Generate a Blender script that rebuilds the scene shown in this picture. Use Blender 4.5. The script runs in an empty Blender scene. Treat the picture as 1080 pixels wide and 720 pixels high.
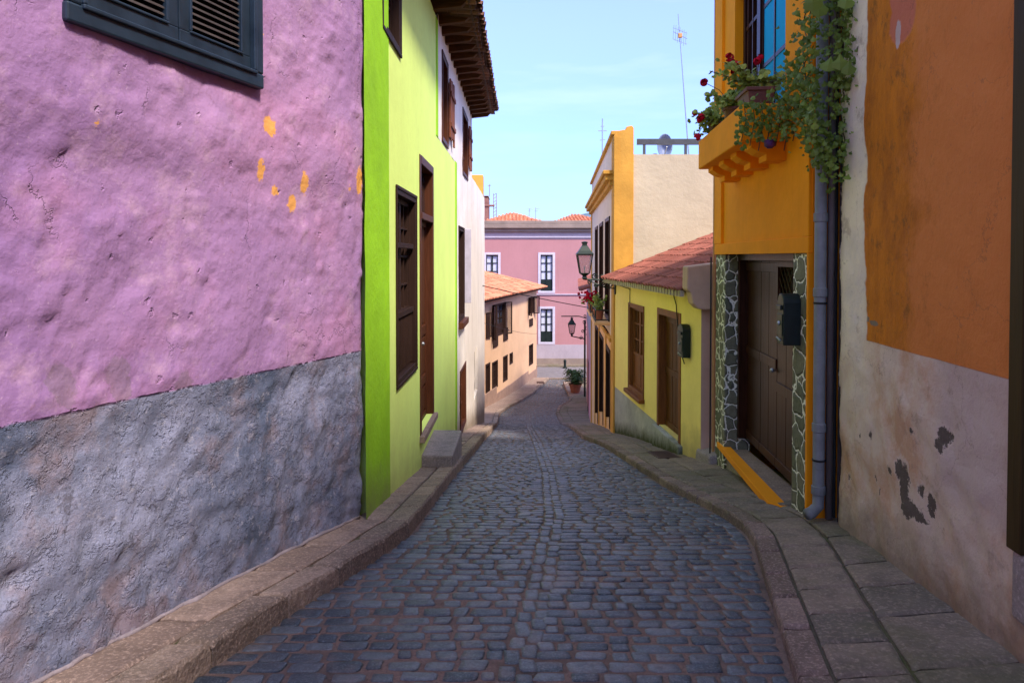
import bpy, math, random
from mathutils import Vector, Matrix, noise as mn
random.seed(7)
R = math.radians
sc = bpy.context.scene
COL = sc.collection

# ------------------------------------------------------------------ camera numbers
FX, CX, HOR = 756.0, 540.0, 271.0
def U(px): return (px - CX) / FX
def Z(py, Y): return -(py - HOR) * Y / FX

# ------------------------------------------------------------------ ground profile (pavement level)
PROF = [(-14, -0.55), (-6, -1.12), (0, -1.54), (3, -1.755), (4.5, -1.875), (5.5, -1.985), (7, -2.25), (8.7, -2.54), (11, -2.92), (13.3, -3.32),
        (18, -4.25), (23.2, -5.38), (27, -6.2), (32, -6.9), (36, -7.18), (40, -7.36), (50, -7.5), (60, -7.6), (400, -9)]
def lerp_tab(tab, t):
    if t <= tab[0][0]: i = 0
    elif t >= tab[-1][0]: i = len(tab) - 2
    else:
        i = 0
        while tab[i + 1][0] < t: i += 1
    (a, b), (c, d) = tab[i], tab[i + 1]
    return b + (d - b) * (t - a) / (c - a)
def side_z(Y):
    w = 0.5
    return (lerp_tab(PROF, Y - w) + lerp_tab(PROF, Y - w / 2) + lerp_tab(PROF, Y) + lerp_tab(PROF, Y + w / 2) + lerp_tab(PROF, Y + w)) / 5
def road_z(Y): return side_z(Y) - 0.12
LK = [(-14, -6.5), (-6, -4.15), (0, -2.36), (3.57, -1.30), (4.0, -1.155), (4.4, -1.0), (4.9, -.87), (5.4, -.75), (6.8, -.73), (8.6, -.69), (12, -.57),
      (17, -.49), (23, -.5), (29, -.56), (32, -.53), (34, -.1), (36, .45), (38.5, 1.1), (44, 2.3), (47, 2.9)]
RK = [(-14, -2.4), (-6, -.7), (0, .58), (3.25, 1.28), (3.6, 1.364), (4.6, 1.606), (5.1, 1.74), (5.6, 1.80), (6.4, 1.77), (7.6, 1.67), (12.2, 1.58),
      (13.2, 1.49), (13.9, 1.42), (17.8, 1.55), (22, 1.75), (32, 1.97), (34, 2.2), (36, 2.85), (40, 3.3), (44, 3.9), (47, 4.3)]
def lk(Y): return (lerp_tab(LK, Y - .15) + lerp_tab(LK, Y) + lerp_tab(LK, Y + .15)) / 3
def rk(Y): return (lerp_tab(RK, Y - .15) + lerp_tab(RK, Y) + lerp_tab(RK, Y + .15)) / 3

# ------------------------------------------------------------------ node helpers
def s2l(c):
    return tuple((v / 255 / 12.92 if v / 255 <= .04045 else ((v / 255 + .055) / 1.055) ** 2.4) for v in c)
class NT:
    def __init__(s, name):
        s.m = bpy.data.materials.new(name); s.m.use_nodes = True
        s.t = s.m.node_tree; s.n = s.t.nodes; s.n.clear()
        s.out = s.n.new('ShaderNodeOutputMaterial')
        s.b = s.n.new('ShaderNodeBsdfPrincipled'); s.t.links.new(s.b.outputs[0], s.out.inputs[0])
        s.co = s.n.new('ShaderNodeTexCoord').outputs['Object']
    def set(s, sock, v):
        if isinstance(v, bpy.types.NodeSocket): s.t.links.new(v, sock)
        elif isinstance(v, (tuple, list)) and len(v) == 3 and sock.type == 'RGBA': sock.default_value = (*v, 1)
        else: sock.default_value = v
    def node(s, typ, ins, out=0, **at):
        n = s.n.new(typ)
        for k, v in at.items(): setattr(n, k, v)
        for k, v in ins.items(): s.set(n.inputs[k], v)
        return n.outputs[out]
    def noise(s, sc_, det=4, rough=.55, vec=None, dist=0, color=False):
        return s.node('ShaderNodeTexNoise', {'Vector': vec if vec is not None else s.co, 'Scale': sc_, 'Detail': det, 'Roughness': rough, 'Distortion': dist}, 1 if color else 0)
    def vor(s, sc_, feat='F1', out='Distance', vec=None, rnd=1):
        return s.node('ShaderNodeTexVoronoi', {'Vector': vec if vec is not None else s.co, 'Scale': sc_, 'Randomness': rnd}, out, feature=feat)
    def math(s, op, a, b=0.0, clamp=False):
        return s.node('ShaderNodeMath', {0: a, 1: b}, 0, operation=op, use_clamp=clamp)
    def rng(s, v, a, b, c=0, d=1, typ='LINEAR'):
        return s.node('ShaderNodeMapRange', {'Value': v, 'From Min': a, 'From Max': b, 'To Min': c, 'To Max': d}, 0, interpolation_type=typ)
    def mix(s, f, a, b, bt='MIX'):
        n = s.n.new('ShaderNodeMix'); n.data_type = 'RGBA'; n.blend_type = bt
        s.set(n.inputs[0], f); s.set(n.inputs[6], a); s.set(n.inputs[7], b)
        return n.outputs[2]
    def sep(s, v=None):
        n = s.n.new('ShaderNodeSeparateXYZ'); s.t.links.new(v if v is not None else s.co, n.inputs[0]); return n.outputs
    def vadd(s, a, b): return s.node('ShaderNodeVectorMath', {0: a, 1: b}, 0, operation='ADD')
    def vscale(s, a, k): return s.node('ShaderNodeVectorMath', {0: a, 'Scale': k}, 0, operation='SCALE')
    def vmul(s, a, k): return s.node('ShaderNodeVectorMath', {0: a, 1: k}, 0, operation='MULTIPLY')
    def world(s): return s.node('ShaderNodeNewGeometry', {}, 'Position')
    def attr(s, name):
        n = s.n.new('ShaderNodeAttribute'); n.attribute_name = name; return n.outputs['Fac']
    def bump(s, h, strength, dist, nrm=None):
        d = {'Height': h, 'Strength': strength, 'Distance': dist}
        if nrm is not None: d['Normal'] = nrm
        return s.node('ShaderNodeBump', d, 0)
    def fin(s, col, rough=.85, nrm=None, spec=.3, metal=0):
        s.set(s.b.inputs['Base Color'], col); s.set(s.b.inputs['Roughness'], rough)
        s.b.inputs['Specular IOR Level'].default_value = spec; s.b.inputs['Metallic'].default_value = metal
        if nrm is not None: s.t.links.new(nrm, s.b.inputs['Normal'])
        return s.m
    def spot(s, P, pts, wob=.03, wsc=25, grow=1):
        """mask of irregular blotches: pts = (world position, (rx, ry, rz))"""
        Pn = s.vadd(P, s.vscale(s.node('ShaderNodeVectorMath', {0: s.noise(wsc, 5, .75, P, color=True), 1: (.5, .5, .5)}, 0, operation='SUBTRACT'), wob * 2))
        acc = None
        for p, r in pts:
            d = s.node('ShaderNodeVectorMath', {0: Pn, 1: tuple(p)}, 0, operation='SUBTRACT')
            d = s.vmul(d, tuple(1 / q for q in r))
            L = s.node('ShaderNodeVectorMath', {0: d}, 'Value', operation='LENGTH')
            k = s.rng(L, .9 * grow, 1.05 * grow, 1, 0)
            acc = k if acc is None else s.math('MAXIMUM', acc, k)
        return acc

def plaster(name, c, var=.12, big=.8, bumpk=.35, grime=None, gk=.5, rough=.9, streak=.25, chips=0.0, base=0):
    t = NT(name)
    dark = tuple(x * (1 - var * 1.8) for x in c); light = tuple(min(1, x * (1 + var)) for x in c)
    col = t.mix(t.rng(t.noise(big, 5, .6), .3, .7), dark, light)
    col = t.mix(t.math('MULTIPLY', t.rng(t.noise(9, 6, .7), .45, .75), .25), col, tuple(x * .75 for x in c))
    if streak:
        sv = t.vmul(t.co, (5, 5, .45))
        col = t.mix(t.math('MULTIPLY', t.rng(t.noise(1.4, 5, .65, sv), .52, .8), streak), col, grime or tuple(x * .6 for x in c))
    if chips:
        ch = t.rng(t.noise(5, 6, .7), .68, .70)
        col = t.mix(t.math('MULTIPLY', ch, chips), col, (.33, .27, .22))
    if base:
        wz = t.sep(t.world()); e = t.math('ADD', t.math('ADD', wz[2], t.math('MULTIPLY', wz[1], .17)), 1.03)
        e = t.math('ADD', e, t.math('MULTIPLY', t.noise(4, 6, .75), -.55))
        col = t.mix(t.math('MULTIPLY', t.rng(e, -.30, .12, 1, 0), base), col, (.20, .15, .10))
    h = t.math('ADD', t.math('MULTIPLY', t.noise(3.5, 4, .6), 1.4), t.math('MULTIPLY', t.noise(26, 5, .65), .35))
    n = t.bump(h, bumpk, .03)
    n = t.bump(t.noise(150, 2, .6), bumpk * .4, .003, n)
    return t.fin(col, rough, n, .2)

def wood(name, c, rough=.68, var=.35, worn=None, spec=.14, axis='z'):
    t = NT(name)
    v = t.vmul(t.co, (16, 16, 1.2) if axis == 'z' else ((16, 1.2, 16) if axis == 'y' else (1.2, 16, 16)))
    g = t.noise(2.2, 6, .7, v, .6)
    col = t.mix(t.rng(g, .3, .7), tuple(x * (1 - var) for x in c), tuple(x * (1 + var * .6) for x in c))
    if worn: col = t.mix(t.math('MULTIPLY', t.rng(t.noise(3, 5, .7), .52, .66), .7), col, worn)
    n = t.bump(g, .35, .004)
    return t.fin(col, t.rng(g, .2, .8, rough - .12, rough + .12), n, spec)

def paint(name, c, rough=.5, var=.12, metal=0, spec=.4, bumpk=.1):
    t = NT(name)
    g = t.noise(7, 6, .65)
    col = t.mix(t.rng(g, .3, .7), tuple(x * (1 - var) for x in c), tuple(min(1, x * (1 + var)) for x in c))
    col = t.mix(t.math('MULTIPLY', t.rng(t.noise(40, 4, .7), .6, .7), .3), col, tuple(x * .5 for x in c))
    return t.fin(col, t.rng(g, .2, .8, rough - .1, rough + .15), t.bump(t.noise(60, 3), bumpk, .003), spec, metal)

def stone(name, c, c2, sc_=8, bumpk=.5, moss=0, rough=.85, bd=.012, speck=.3):
    t = NT(name)
    ti = t.attr('tint')
    col = t.mix(ti, c, c2)
    col = t.mix(t.math('MULTIPLY', t.rng(t.noise(sc_, 6, .7), .42, .68), .6), col, tuple(x * .55 for x in c))
    col = t.mix(t.math('MULTIPLY', t.rng(t.noise(sc_ * 9, 3, .7), .5, .7), speck), col, tuple(min(1, x * 1.8 + .02) for x in c2))
    if moss: col = t.mix(t.math('MULTIPLY', t.rng(t.noise(1.1, 5, .6), .5, .62), moss), col, (.075, .085, .02))
    h = t.math('ADD', t.noise(sc_ * 1.6, 6, .7), t.math('MULTIPLY', t.noise(sc_ * 8, 4, .6), .35))
    return t.fin(col, rough, t.bump(h, bumpk, bd), .3)

def leafmat(name, c, c2):
    t = NT(name)
    col = t.mix(t.rng(t.noise(4, 3), .3, .7), c, c2)
    col = t.mix(t.math('MULTIPLY', t.attr('tint'), .75), col, tuple(min(1, x * 1.9 + .01) for x in c2))
    t.b.inputs['Transmission Weight'].default_value = 0
    t.fin(col, .5, None, .35)
    tr = t.n.new('ShaderNodeBsdfTranslucent'); t.set(tr.inputs[0], t.mix(.5, col, (.25, .35, .03)))
    ms = t.n.new('ShaderNodeMixShader'); ms.inputs[0].default_value = .25
    t.t.links.new(t.b.outputs[0], ms.inputs[1]); t.t.links.new(tr.outputs[0], ms.inputs[2]); t.t.links.new(ms.outputs[0], t.out.inputs[0])
    return t.m

# ------------------------------------------------------------------ mesh helpers
class MB:
    def __init__(s): s.v = []; s.f = []; s.t = []; s.cur = 0.5
    def vert(s, p): s.v.append(tuple(p)); s.t.append(s.cur); return len(s.v) - 1
    def face(s, *i): s.f.append(tuple(i))
    def poly(s, pts): s.face(*[s.vert(p) for p in pts])
    def hexa(s, p):      # 8 points: bottom ring 0-3, top ring 4-7
        i = [s.vert(q) for q in p]
        for a in ((0, 3, 2, 1), (4, 5, 6, 7), (0, 1, 5, 4), (1, 2, 6, 5), (2, 3, 7, 6), (3, 0, 4, 7)): s.face(*[i[k] for k in a])
    def box(s, x0, x1, y0, y1, z0, z1):
        s.hexa([(x0, y0, z0), (x1, y0, z0), (x1, y1, z0), (x0, y1, z0), (x0, y0, z1), (x1, y0, z1), (x1, y1, z1), (x0, y1, z1)])
    def tube(s, pts, r, n=8, cap=True):
        pts = [Vector(p) for p in pts]; rings = []
        rr = r if isinstance(r, (list, tuple)) else [r] * len(pts)
        prev = None
        for i, p in enumerate(pts):
            d = (pts[min(i + 1, len(pts) - 1)] - pts[max(i - 1, 0)])
            if d.length < 1e-9: d = Vector((0, 0, 1))
            d.normalize()
            if prev is None:
                a = Vector((0, 0, 1)) if abs(d.z) < .9 else Vector((1, 0, 0))
                u = d.cross(a).normalized()
            else:
                u = (prev - d * prev.dot(d)); u = u.normalized() if u.length > 1e-6 else d.orthogonal().normalized()
            prev = u; w = d.cross(u)
            rings.append([s.vert(p + (u * math.cos(2 * math.pi * k / n) + w * math.sin(2 * math.pi * k / n)) * rr[i]) for k in range(n)])
        for a, b in zip(rings, rings[1:]):
            for k in range(n): s.face(a[k], a[(k + 1) % n], b[(k + 1) % n], b[k])
        if cap: s.face(*reversed(rings[0])); s.face(*rings[-1])
    def lathe(s, c, prof, n=16, sq=False, rot=0):
        rings = []
        for r, z in prof:
            rings.append([s.vert((c[0] + r * math.cos(2 * math.pi * k / n + rot), c[1] + r * math.sin(2 * math.pi * k / n + rot), c[2] + z)) for k in range(n)])
        for a, b in zip(rings, rings[1:]):
            for k in range(n): s.face(a[k], a[(k + 1) % n], b[(k + 1) % n], b[k])
        s.face(*reversed(rings[0])); s.face(*rings[-1])
    def ball(s, c, r, n=7, m=5, q=(1, 1, 1)):
        rings = []
        for j in range(1, m):
            th = math.pi * j / m
            rings.append([s.vert((c[0] + q[0] * r * math.sin(th) * math.cos(2 * math.pi * k / n), c[1] + q[1] * r * math.sin(th) * math.sin(2 * math.pi * k / n), c[2] + q[2] * r * math.cos(th))) for k in range(n)])
        a = s.vert((c[0], c[1], c[2] + r * q[2])); b = s.vert((c[0], c[1], c[2] - r * q[2]))
        for k in range(n):
            s.face(a, rings[0][k], rings[0][(k + 1) % n]); s.face(b, rings[-1][(k + 1) % n], rings[-1][k])
        for x, y in zip(rings, rings[1:]):
            for k in range(n): s.face(x[k], y[k], y[(k + 1) % n], x[(k + 1) % n])
    def build(s, name, mat, parent=None, bevel=0, smooth=False, recalc=True):
        me = bpy.data.meshes.new(name)
        L = Vector((0, 0, 0))
        q = parent
        while q is not None: L += q.location; q = q.parent
        me.from_pydata([(a - L.x, b - L.y, c - L.z) for a, b, c in s.v], [], s.f)
        at = me.attributes.new('tint', 'FLOAT', 'POINT'); at.data.foreach_set('value', s.t)
        if recalc:
            import bmesh
            bm = bmesh.new(); bm.from_mesh(me); bmesh.ops.recalc_face_normals(bm, faces=bm.faces); bm.to_mesh(me); bm.free()
        me.materials.append(mat)
        if smooth: me.polygons.foreach_set('use_smooth', [True] * len(me.polygons))
        me.update()
        o = bpy.data.objects.new(name, me); COL.objects.link(o)
        if parent is not None: o.parent = parent
        if bevel:
            b = o.modifiers.new('bevel', 'BEVEL'); b.width = bevel; b.segments = 2; b.limit_method = 'ANGLE'; b.angle_limit = R(40)
        return o

def thing(name, label, cat, loc, group=None):
    o = bpy.data.objects.new(name, None); COL.objects.link(o); o.location = loc; o.empty_display_size = .2
    o['label'] = label; o['category'] = cat
    if group: o['group'] = group
    return o
def tag(o, label, cat, group=None, kind=None):
    o['label'] = label; o['category'] = cat
    if group: o['group'] = group
    if kind: o['kind'] = kind
    return o

class F:
    """a facade: s = parameter along the wall (world Y for the street walls, world X for frontal ones)"""
    def __init__(s, a, b, sgn, frontal=False):
        s.a, s.b, s.fr = a, b, frontal
        if frontal: s.n = Vector((0, -1, 0))
        else:
            L = math.hypot(1, b); s.n = Vector((sgn / L, -sgn * b / L, 0))
    def p(s, t, o, z):
        q = Vector((t, s.a, z)) if s.fr else Vector((s.a + s.b * t, t, z))
        return q + s.n * o
    def Y(s, px): return s.a / (U(px) - s.b)                  # depth of the wall at a picture column
    def box(s, mb, t0, t1, o0, o1, z0, z1):
        mb.hexa([s.p(t0, o0, z0), s.p(t1, o0, z0), s.p(t1, o1, z0), s.p(t0, o1, z0), s.p(t0, o0, z1), s.p(t1, o0, z1), s.p(t1, o1, z1), s.p(t0, o1, z1)])

def wall_front(mb, f, t0, t1, z0, z1, holes=(), thick=.2, skip=(), step=0, disp=None, off=0):
    ts = {t0, t1}; zs = {z0, z1}
    for h in list(holes) + list(skip):
        ts |= {min(max(h[0], t0), t1), min(max(h[1], t0), t1)}; zs |= {min(max(h[2], z0), z1), min(max(h[3], z0), z1)}
    def fine(vals):
        vals = sorted(vals); out = []
        for a, b in zip(vals, vals[1:]):
            n = max(1, int(math.ceil((b - a) / step))) if step else 1
            out += [a + (b - a) * k / n for k in range(n)]
        return out + [vals[-1]]
    ts, zs = fine(ts), fine(zs)
    inh = lambda t, z, L: any(h[0] < t < h[1] and h[2] < z < h[3] for h in L)
    cache = {}
    def V(i, j):
        if (i, j) not in cache:
            d = disp(ts[i], zs[j]) if disp else 0
            cache[(i, j)] = mb.vert(f.p(ts[i], off + d, zs[j]))
        return cache[(i, j)]
    for i in range(len(ts) - 1):
        for j in range(len(zs) - 1):
            tm, zm = (ts[i] + ts[i + 1]) / 2, (zs[j] + zs[j + 1]) / 2
            if inh(tm, zm, holes) or inh(tm, zm, skip): continue
            mb.face(V(i, j), V(i + 1, j), V(i + 1, j + 1), V(i, j + 1))
    for h in holes:
        a, b, c, d = max(h[0], t0), min(h[1], t1), max(h[2], z0), min(h[3], z1)
        e = .03 if disp else 0
        for (p, q) in (((a, c), (b, c)), ((b, c), (b, d)), ((b, d), (a, d)), ((a, d), (a, c))):
            mb.poly([f.p(p[0], off + e * 0, p[1]), f.p(q[0], off, q[1]), f.p(q[0], off - thick, q[1]), f.p(p[0], off - thick, p[1])])
def shell(mb, f, t0, t1, z0, z1, depth, thick=.2, top=True, off=0):
    P = f.p
    mb.poly([P(t0, off, z0), P(t0, -depth, z0), P(t0, -depth, z1), P(t0, off, z1)])
    mb.poly([P(t1, off, z0), P(t1, -depth, z0), P(t1, -depth, z1), P(t1, off, z1)])
    mb.poly([P(t0, -depth, z0), P(t1, -depth, z0), P(t1, -depth, z1), P(t0, -depth, z1)])
    if top: mb.poly([P(t0, off, z1), P(t1, off, z1), P(t1, -depth, z1), P(t0, -depth, z1)])

def frame_bars(mb, f, t0, t1, z0, z1, w, o0, o1, wz=None, jut=0):
    wz = wz or w
    f.box(mb, t0, t1, o0, o1, z0, z0 + wz); f.box(mb, t0, t1, o0, o1, z1 - wz, z1)
    f.box(mb, t0, t0 + w, o0, o1 - .002, z0 + wz, z1 - wz); f.box(mb, t1 - w, t1, o0, o1 - .002, z0 + wz, z1 - wz)

def tile_roof(f, parent, t0, t1, o0, z0, o1, z1, mat, cols=.2, rows=.36, inset0=0, inset1=0, name='roof_tiles', lift=.0, stp=1):
    """barrel tiles from the eave (offset o0, z0) up to the ridge (o1, z1); insets shorten the ridge (hips)"""
    mb = MB()
    e = Vector((o1 - o0, z1 - z0)); L = e.length; e /= L; nn = Vector((-e.y, e.x))
    if nn.y < 0: nn = -nn
    dl = (f.p(t1, 0, 0) - f.p(t0, 0, 0)).length; sc_ = (t1 - t0) / dl
    nr = max(1, int(L / rows)); rl = L / nr
    nc = int(dl / cols); cw = (t1 - t0) / nc
    def P(t, a, h): return f.p(t, o0 + e.x * a + nn.x * h, z0 + e.y * a + nn.y * h + lift)
    mb.cur = .2
    mb.poly([P(t0, 0, 0), P(t1, 0, 0), P(t1 - inset1, L, 0), P(t0 + inset0, L, 0)])
    for r in range(nr):
        fr = (r + .5) / nr
        for c in range(nc):
            tc = t0 + (c + .5) * cw
            if tc < t0 + inset0 * fr or tc > t1 - inset1 * fr: continue
            mb.cur = random.random() ** 1.2
            a0 = r * rl - .05 + random.uniform(-.012, .012); a1 = (r + 1) * rl + .02
            hw = cw * .36; hh = cols * .34; j = random.uniform(-.004, .004); th = random.uniform(0, .012)
            rings = []
            for (a, ww, ho) in ((a0, hw * 1.08, (.022 + th) * stp), (a1, hw * .86, .0)):
                ring = []
                for q in range(6):
                    an = math.pi * q / 5
                    ring.append(mb.vert(P(tc + j - ww * math.cos(an), a, ho + hh * math.sin(an))))
                rings.append(ring)
            low = [mb.vert(P(tc + j - hw * .82 * math.cos(math.pi * q / 5), a0, (.01 + th) * stp + (hh - .018) * math.sin(math.pi * q / 5))) for q in range(6)]
            for q in range(5):
                mb.face(rings[0][q], rings[0][q + 1], rings[1][q + 1], rings[1][q]); mb.face(rings[0][q], low[q], low[q + 1], rings[0][q + 1])
            # channel tile in between
            mb.cur = random.random() * .6
            tb = tc + cw / 2
            g = []
            for (a, ho) in ((a0 + .02, .016), (a1, .0)):
                g.append([mb.vert(P(tb - hw * .9 * math.cos(math.pi * q / 3), a, ho + hh * .35 * (1 - math.sin(math.pi * q / 3)))) for q in range(4)])
            for q in range(3): mb.face(g[0][q], g[0][q + 1], g[1][q + 1], g[1][q])
    return mb.build(name, mat, parent, smooth=False, recalc=False)

def leaf(mb, c, size, nrm, up, shape='ivy'):
    nrm = nrm.normalized(); u = nrm.cross(up)
    u = u.normalized() if u.length > 1e-4 else nrm.orthogonal().normalized()
    w = nrm.cross(u).normalized()
    if shape == 'ivy': pts = [(0, -.5), (.42, -.28), (.5, .05), (.22, .2), (0, .6), (-.22, .2), (-.5, .05), (-.42, -.28)]
    elif shape == 'round': pts = [(.5 * math.cos(a) * (1 if i % 2 else .86), .5 * math.sin(a) * (1 if i % 2 else .86)) for i, a in enumerate([2 * math.pi * i / 10 for i in range(10)])]
    else: pts = [(0, -.5), (.2, -.1), (.16, .3), (0, .6), (-.16, .3), (-.2, -.1)]
    cen = mb.vert(Vector(c) + nrm * size * .07)
    ids = [mb.vert(Vector(c) + u * a * size + w * b * size - nrm * abs(a) * size * .25) for a, b in pts]
    for k in range(len(ids)): mb.face(cen, ids[k], ids[(k + 1) % len(ids)])

# ------------------------------------------------------------------ materials
M = {}
M['green'] = plaster('pale lime plaster', (.72, .93, .24), .05, .9, .16, streak=.08, base=.35)
M['green_vivid'] = plaster('vivid green paint', (.31, .64, .014), .10, 1.2, .3, streak=.15, base=.6)
M['white'] = plaster('aged white plaster', (.84, .77, .71), .07, .9, .35, grime=(.38, .26, .22), streak=.4, chips=.5, base=.8)
M['cream'] = plaster('cream render', (.52, .44, .33), .06, .8, .4, grime=(.5, .38, .24), streak=.15)
M['cream2'] = plaster('pale cream render', (.74, .60, .47), .06, .9, .2)
M['ochre'] = plaster('ochre orange plaster', (.60, .31, .06), .12, 1.5, .3, grime=(.6, .25, .03), streak=.5)
M['peach'] = plaster('peach plaster', (.80, .47, .22), .08, 1.2, .2)
M['yellow'] = plaster('yellow plaster', (.97, .76, .24), .05, .9, .25, streak=.12, base=.6)
M['orange'] = plaster('orange plaster', (.90, .31, .004), .07, 1.1, .2, streak=.18)
M['brownpink'] = plaster('mauve brown plaster', (.56, .37, .28), .1, 1.5, .3)
M['farorange'] = plaster('apricot plaster', (.66, .42, .26), .06, .8, .2)
M['pink'] = plaster('rose pink plaster', (.41, .20, .21), .06, .4, .1)
M['pinkpale'] = plaster('pale lilac plaster', (.38, .32, .36), .08, .9, .3)
M['fillet'] = plaster('grubby mortar fillet', (.30, .25, .28), .2, 6, .9, streak=.5)
M['pinklow'] = plaster('faded pink plaster', (.62, .28, .30), .08, .8, .2)
M['greyband'] = plaster('weathered grey band', (.26, .20, .17), .15, 1.2, .4)
M['plinth'] = stone('brown plinth stone', (.28, .18, .14), (.34, .22, .17), 3)
M['redroof'] = plaster('brick red render', (.27, .13, .11), .2, 1.5, .4)
M['dkwood'] = wood('dark brown wood', (.030, .014, .010))
M['dkwoodh'] = wood('dark brown wood, lengthwise', (.055, .024, .014), axis='y')
M['orangewood2'] = wood('brown gold door planks', (.12, .045, .012), .5, .6)
M['redwood'] = wood('reddish brown wood', (.085, .028, .013), .5)
M['doorwood'] = wood('old brown door wood', (.040, .013, .006), .36, .6)
M['orangewood'] = wood('warm orange brown wood', (.22, .075, .018), .55, .5)
M['rotwood'] = wood('flaking reddish wood', (.24, .085, .05), .85, .5, worn=(.10, .05, .04))
M['eavewood'] = wood('eave boards', (.10, .042, .016), .75, .55, worn=(.05, .025, .015), axis='x')
M['teal'] = paint('dark blue green paint', (.014, .026, .045), .38, .3)
M['louver'] = paint('louvre slats', (.062, .050, .050), .5, .2)
M['lilac'] = paint('pale lilac frame paint', (.50, .46, .55), .6)
M['iron'] = paint('dark green iron', (.010, .019, .016), .45, .3, .3)
M['rail'] = paint('slate grey rail paint', (.06, .065, .08), .5)
M['pipe'] = paint('grey pvc pipe', (.17, .18, .185), .55, .25)
M['pipe2'] = paint('dull dark pipe', (.13, .11, .10), .6, .2)
M['conduit'] = paint('tan conduit', (.50, .26, .09), .6, .15)
M['terracotta'] = paint('terracotta', (.36, .12, .06), .8, .2)
M['brownpot'] = paint('brown clay pot', (.13, .045, .03), .6, .25)
M['skyblue'] = paint('blue sky reflection', (.01, .34, .70), .8, .06, spec=.1)
M['cable'] = paint('black cable', (.015, .014, .014), .7)
M['metal'] = paint('galvanised metal', (.38, .40, .42), .4, .1, .7)
M['dish'] = paint('pale dish', (.16, .20, .33), .5, .05)
M['dark'] = paint('dark interior', (.012, .010, .009), .9)
M['curtain'] = paint('white curtain', (.50, .52, .60), .9, .08)
M['stepstone'] = stone('grey step stone', (.25, .21, .21), (.31, .26, .25), 6, .9, speck=.5)
t = NT('dark old barrel tile'); ti = t.attr('tint')
c = t.mix(ti, (.075, .035, .025), (.22, .095, .06)); c = t.mix(t.math('MULTIPLY', t.rng(t.noise(9, 6, .7), .48, .65), .6), c, (.05, .035, .03))
M['darktile'] = t.fin(c, .85, t.bump(t.noise(30, 4), .3, .01), .2)
M['kerb'] = stone('pinkish kerb stone', (.19, .14, .115), (.36, .265, .215), 7, 1.0, bd=.03, speck=.6, moss=.12)
M['kerbr'] = stone('brown grey kerb stone', (.16, .115, .095), (.31, .22, .19), 7, 1.0, moss=.4, bd=.03, speck=.6)
M['slabr'] = stone('grey green flagstone', (.155, .13, .105), (.25, .19, .15), 5, .9, moss=.4, bd=.02, speck=.5)
M['slabl'] = stone('reddish flagstone', (.22, .155, .13), (.34, .245, .205), 6, .9, bd=.02, speck=.5)
t = NT('blue grey sett'); ti = t.attr('tint')
c = t.mix(ti, (.032, .046, .062), (.130, .148, .168))
c = t.mix(t.math('MULTIPLY', t.rng(t.noise(22, 6, .75), .40, .65), .6), c, (.022, .030, .042))
c = t.mix(t.math('MULTIPLY', t.rng(t.noise(95, 4, .75), .50, .66), .55), c, (.22, .25, .30))
c = t.mix(t.math('MULTIPLY', t.rng(t.noise(2.6, 7, .75), .50, .66), .50), c, (.22, .165, .155))
c = t.mix(t.math('MULTIPLY', t.rng(t.noise(.55, 3, .5), .5, .7), .30), c, (.13, .15, .21))
M['sett'] = t.fin(c, t.rng(t.noise(30, 5, .7), .3, .7, .30, .62), t.bump(t.math('ADD', t.noise(28, 6, .7), t.math('MULTIPLY', t.noise(110, 4, .7), .4)), .7, .007), .5)
t = NT('sandy joint filling'); c = t.mix(t.rng(t.noise(1.6, 7, .75), .37, .53), (.075, .066, .064), (.27, .185, .16))
c = t.mix(t.rng(t.noise(60, 4, .7), .45, .65), c, (.17, .125, .11)); M['mortar'] = t.fin(c, .9, t.bump(t.noise(40, 6, .75), 1, .02), .2)
M['ground'] = stone('bare earth', (.16, .13, .10), (.2, .16, .12), 1)
M['hill'] = stone('haze blue hill', (.10, .15, .20), (.11, .16, .21), .02, .3)  # distance haze is put into the blue-grey colour
M['leaf'] = leafmat('vine leaf', (.055, .11, .014), (.12, .17, .022))
M['leaf2'] = leafmat('geranium leaf', (.11, .17, .022), (.24, .27, .04))
M['fern'] = leafmat('fern frond', (.018, .05, .014), (.035, .075, .02))
M['petal'] = paint('crimson petal', (.52, .010, .035), .95, .3, spec=.05)
M['petalp'] = paint('purple petal', (.09, .02, .11), .6, .3)
M['stem'] = paint('brown green stem', (.07, .055, .02), .7)
t = NT('barrel tile'); ti = t.attr('tint')
c = t.mix(ti, (.44, .135, .075), (.66, .28, .16)); c = t.mix(t.math('MULTIPLY', t.rng(t.noise(6, 6, .7), .5, .7), .45), c, (.22, .10, .075))
M['tile'] = t.fin(c, .85, t.bump(t.noise(30, 4), .3, .01), .2)
t = NT('old barrel tile'); ti = t.attr('tint')
c = t.mix(ti, (.20, .06, .045), (.36, .12, .09)); c = t.mix(t.math('MULTIPLY', t.rng(t.noise(9, 6, .7), .48, .65), .5), c, (.10, .055, .04))
M['oldtile'] = t.fin(c, .85, t.bump(t.noise(30, 4), .3, .01), .2)
t = NT('window glass')
M['glass'] = t.fin(t.mix(t.rng(t.noise(1.5, 3), .35, .65), (.018, .022, .028), (.035, .04, .05)), .08, None, .6)
t = NT('lantern glass'); M['lampglass'] = t.fin((.55, .50, .50), .15, None, .5); t.b.inputs['Transmission Weight'].default_value = .9; t.b.inputs['IOR'].default_value = 1.05

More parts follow.
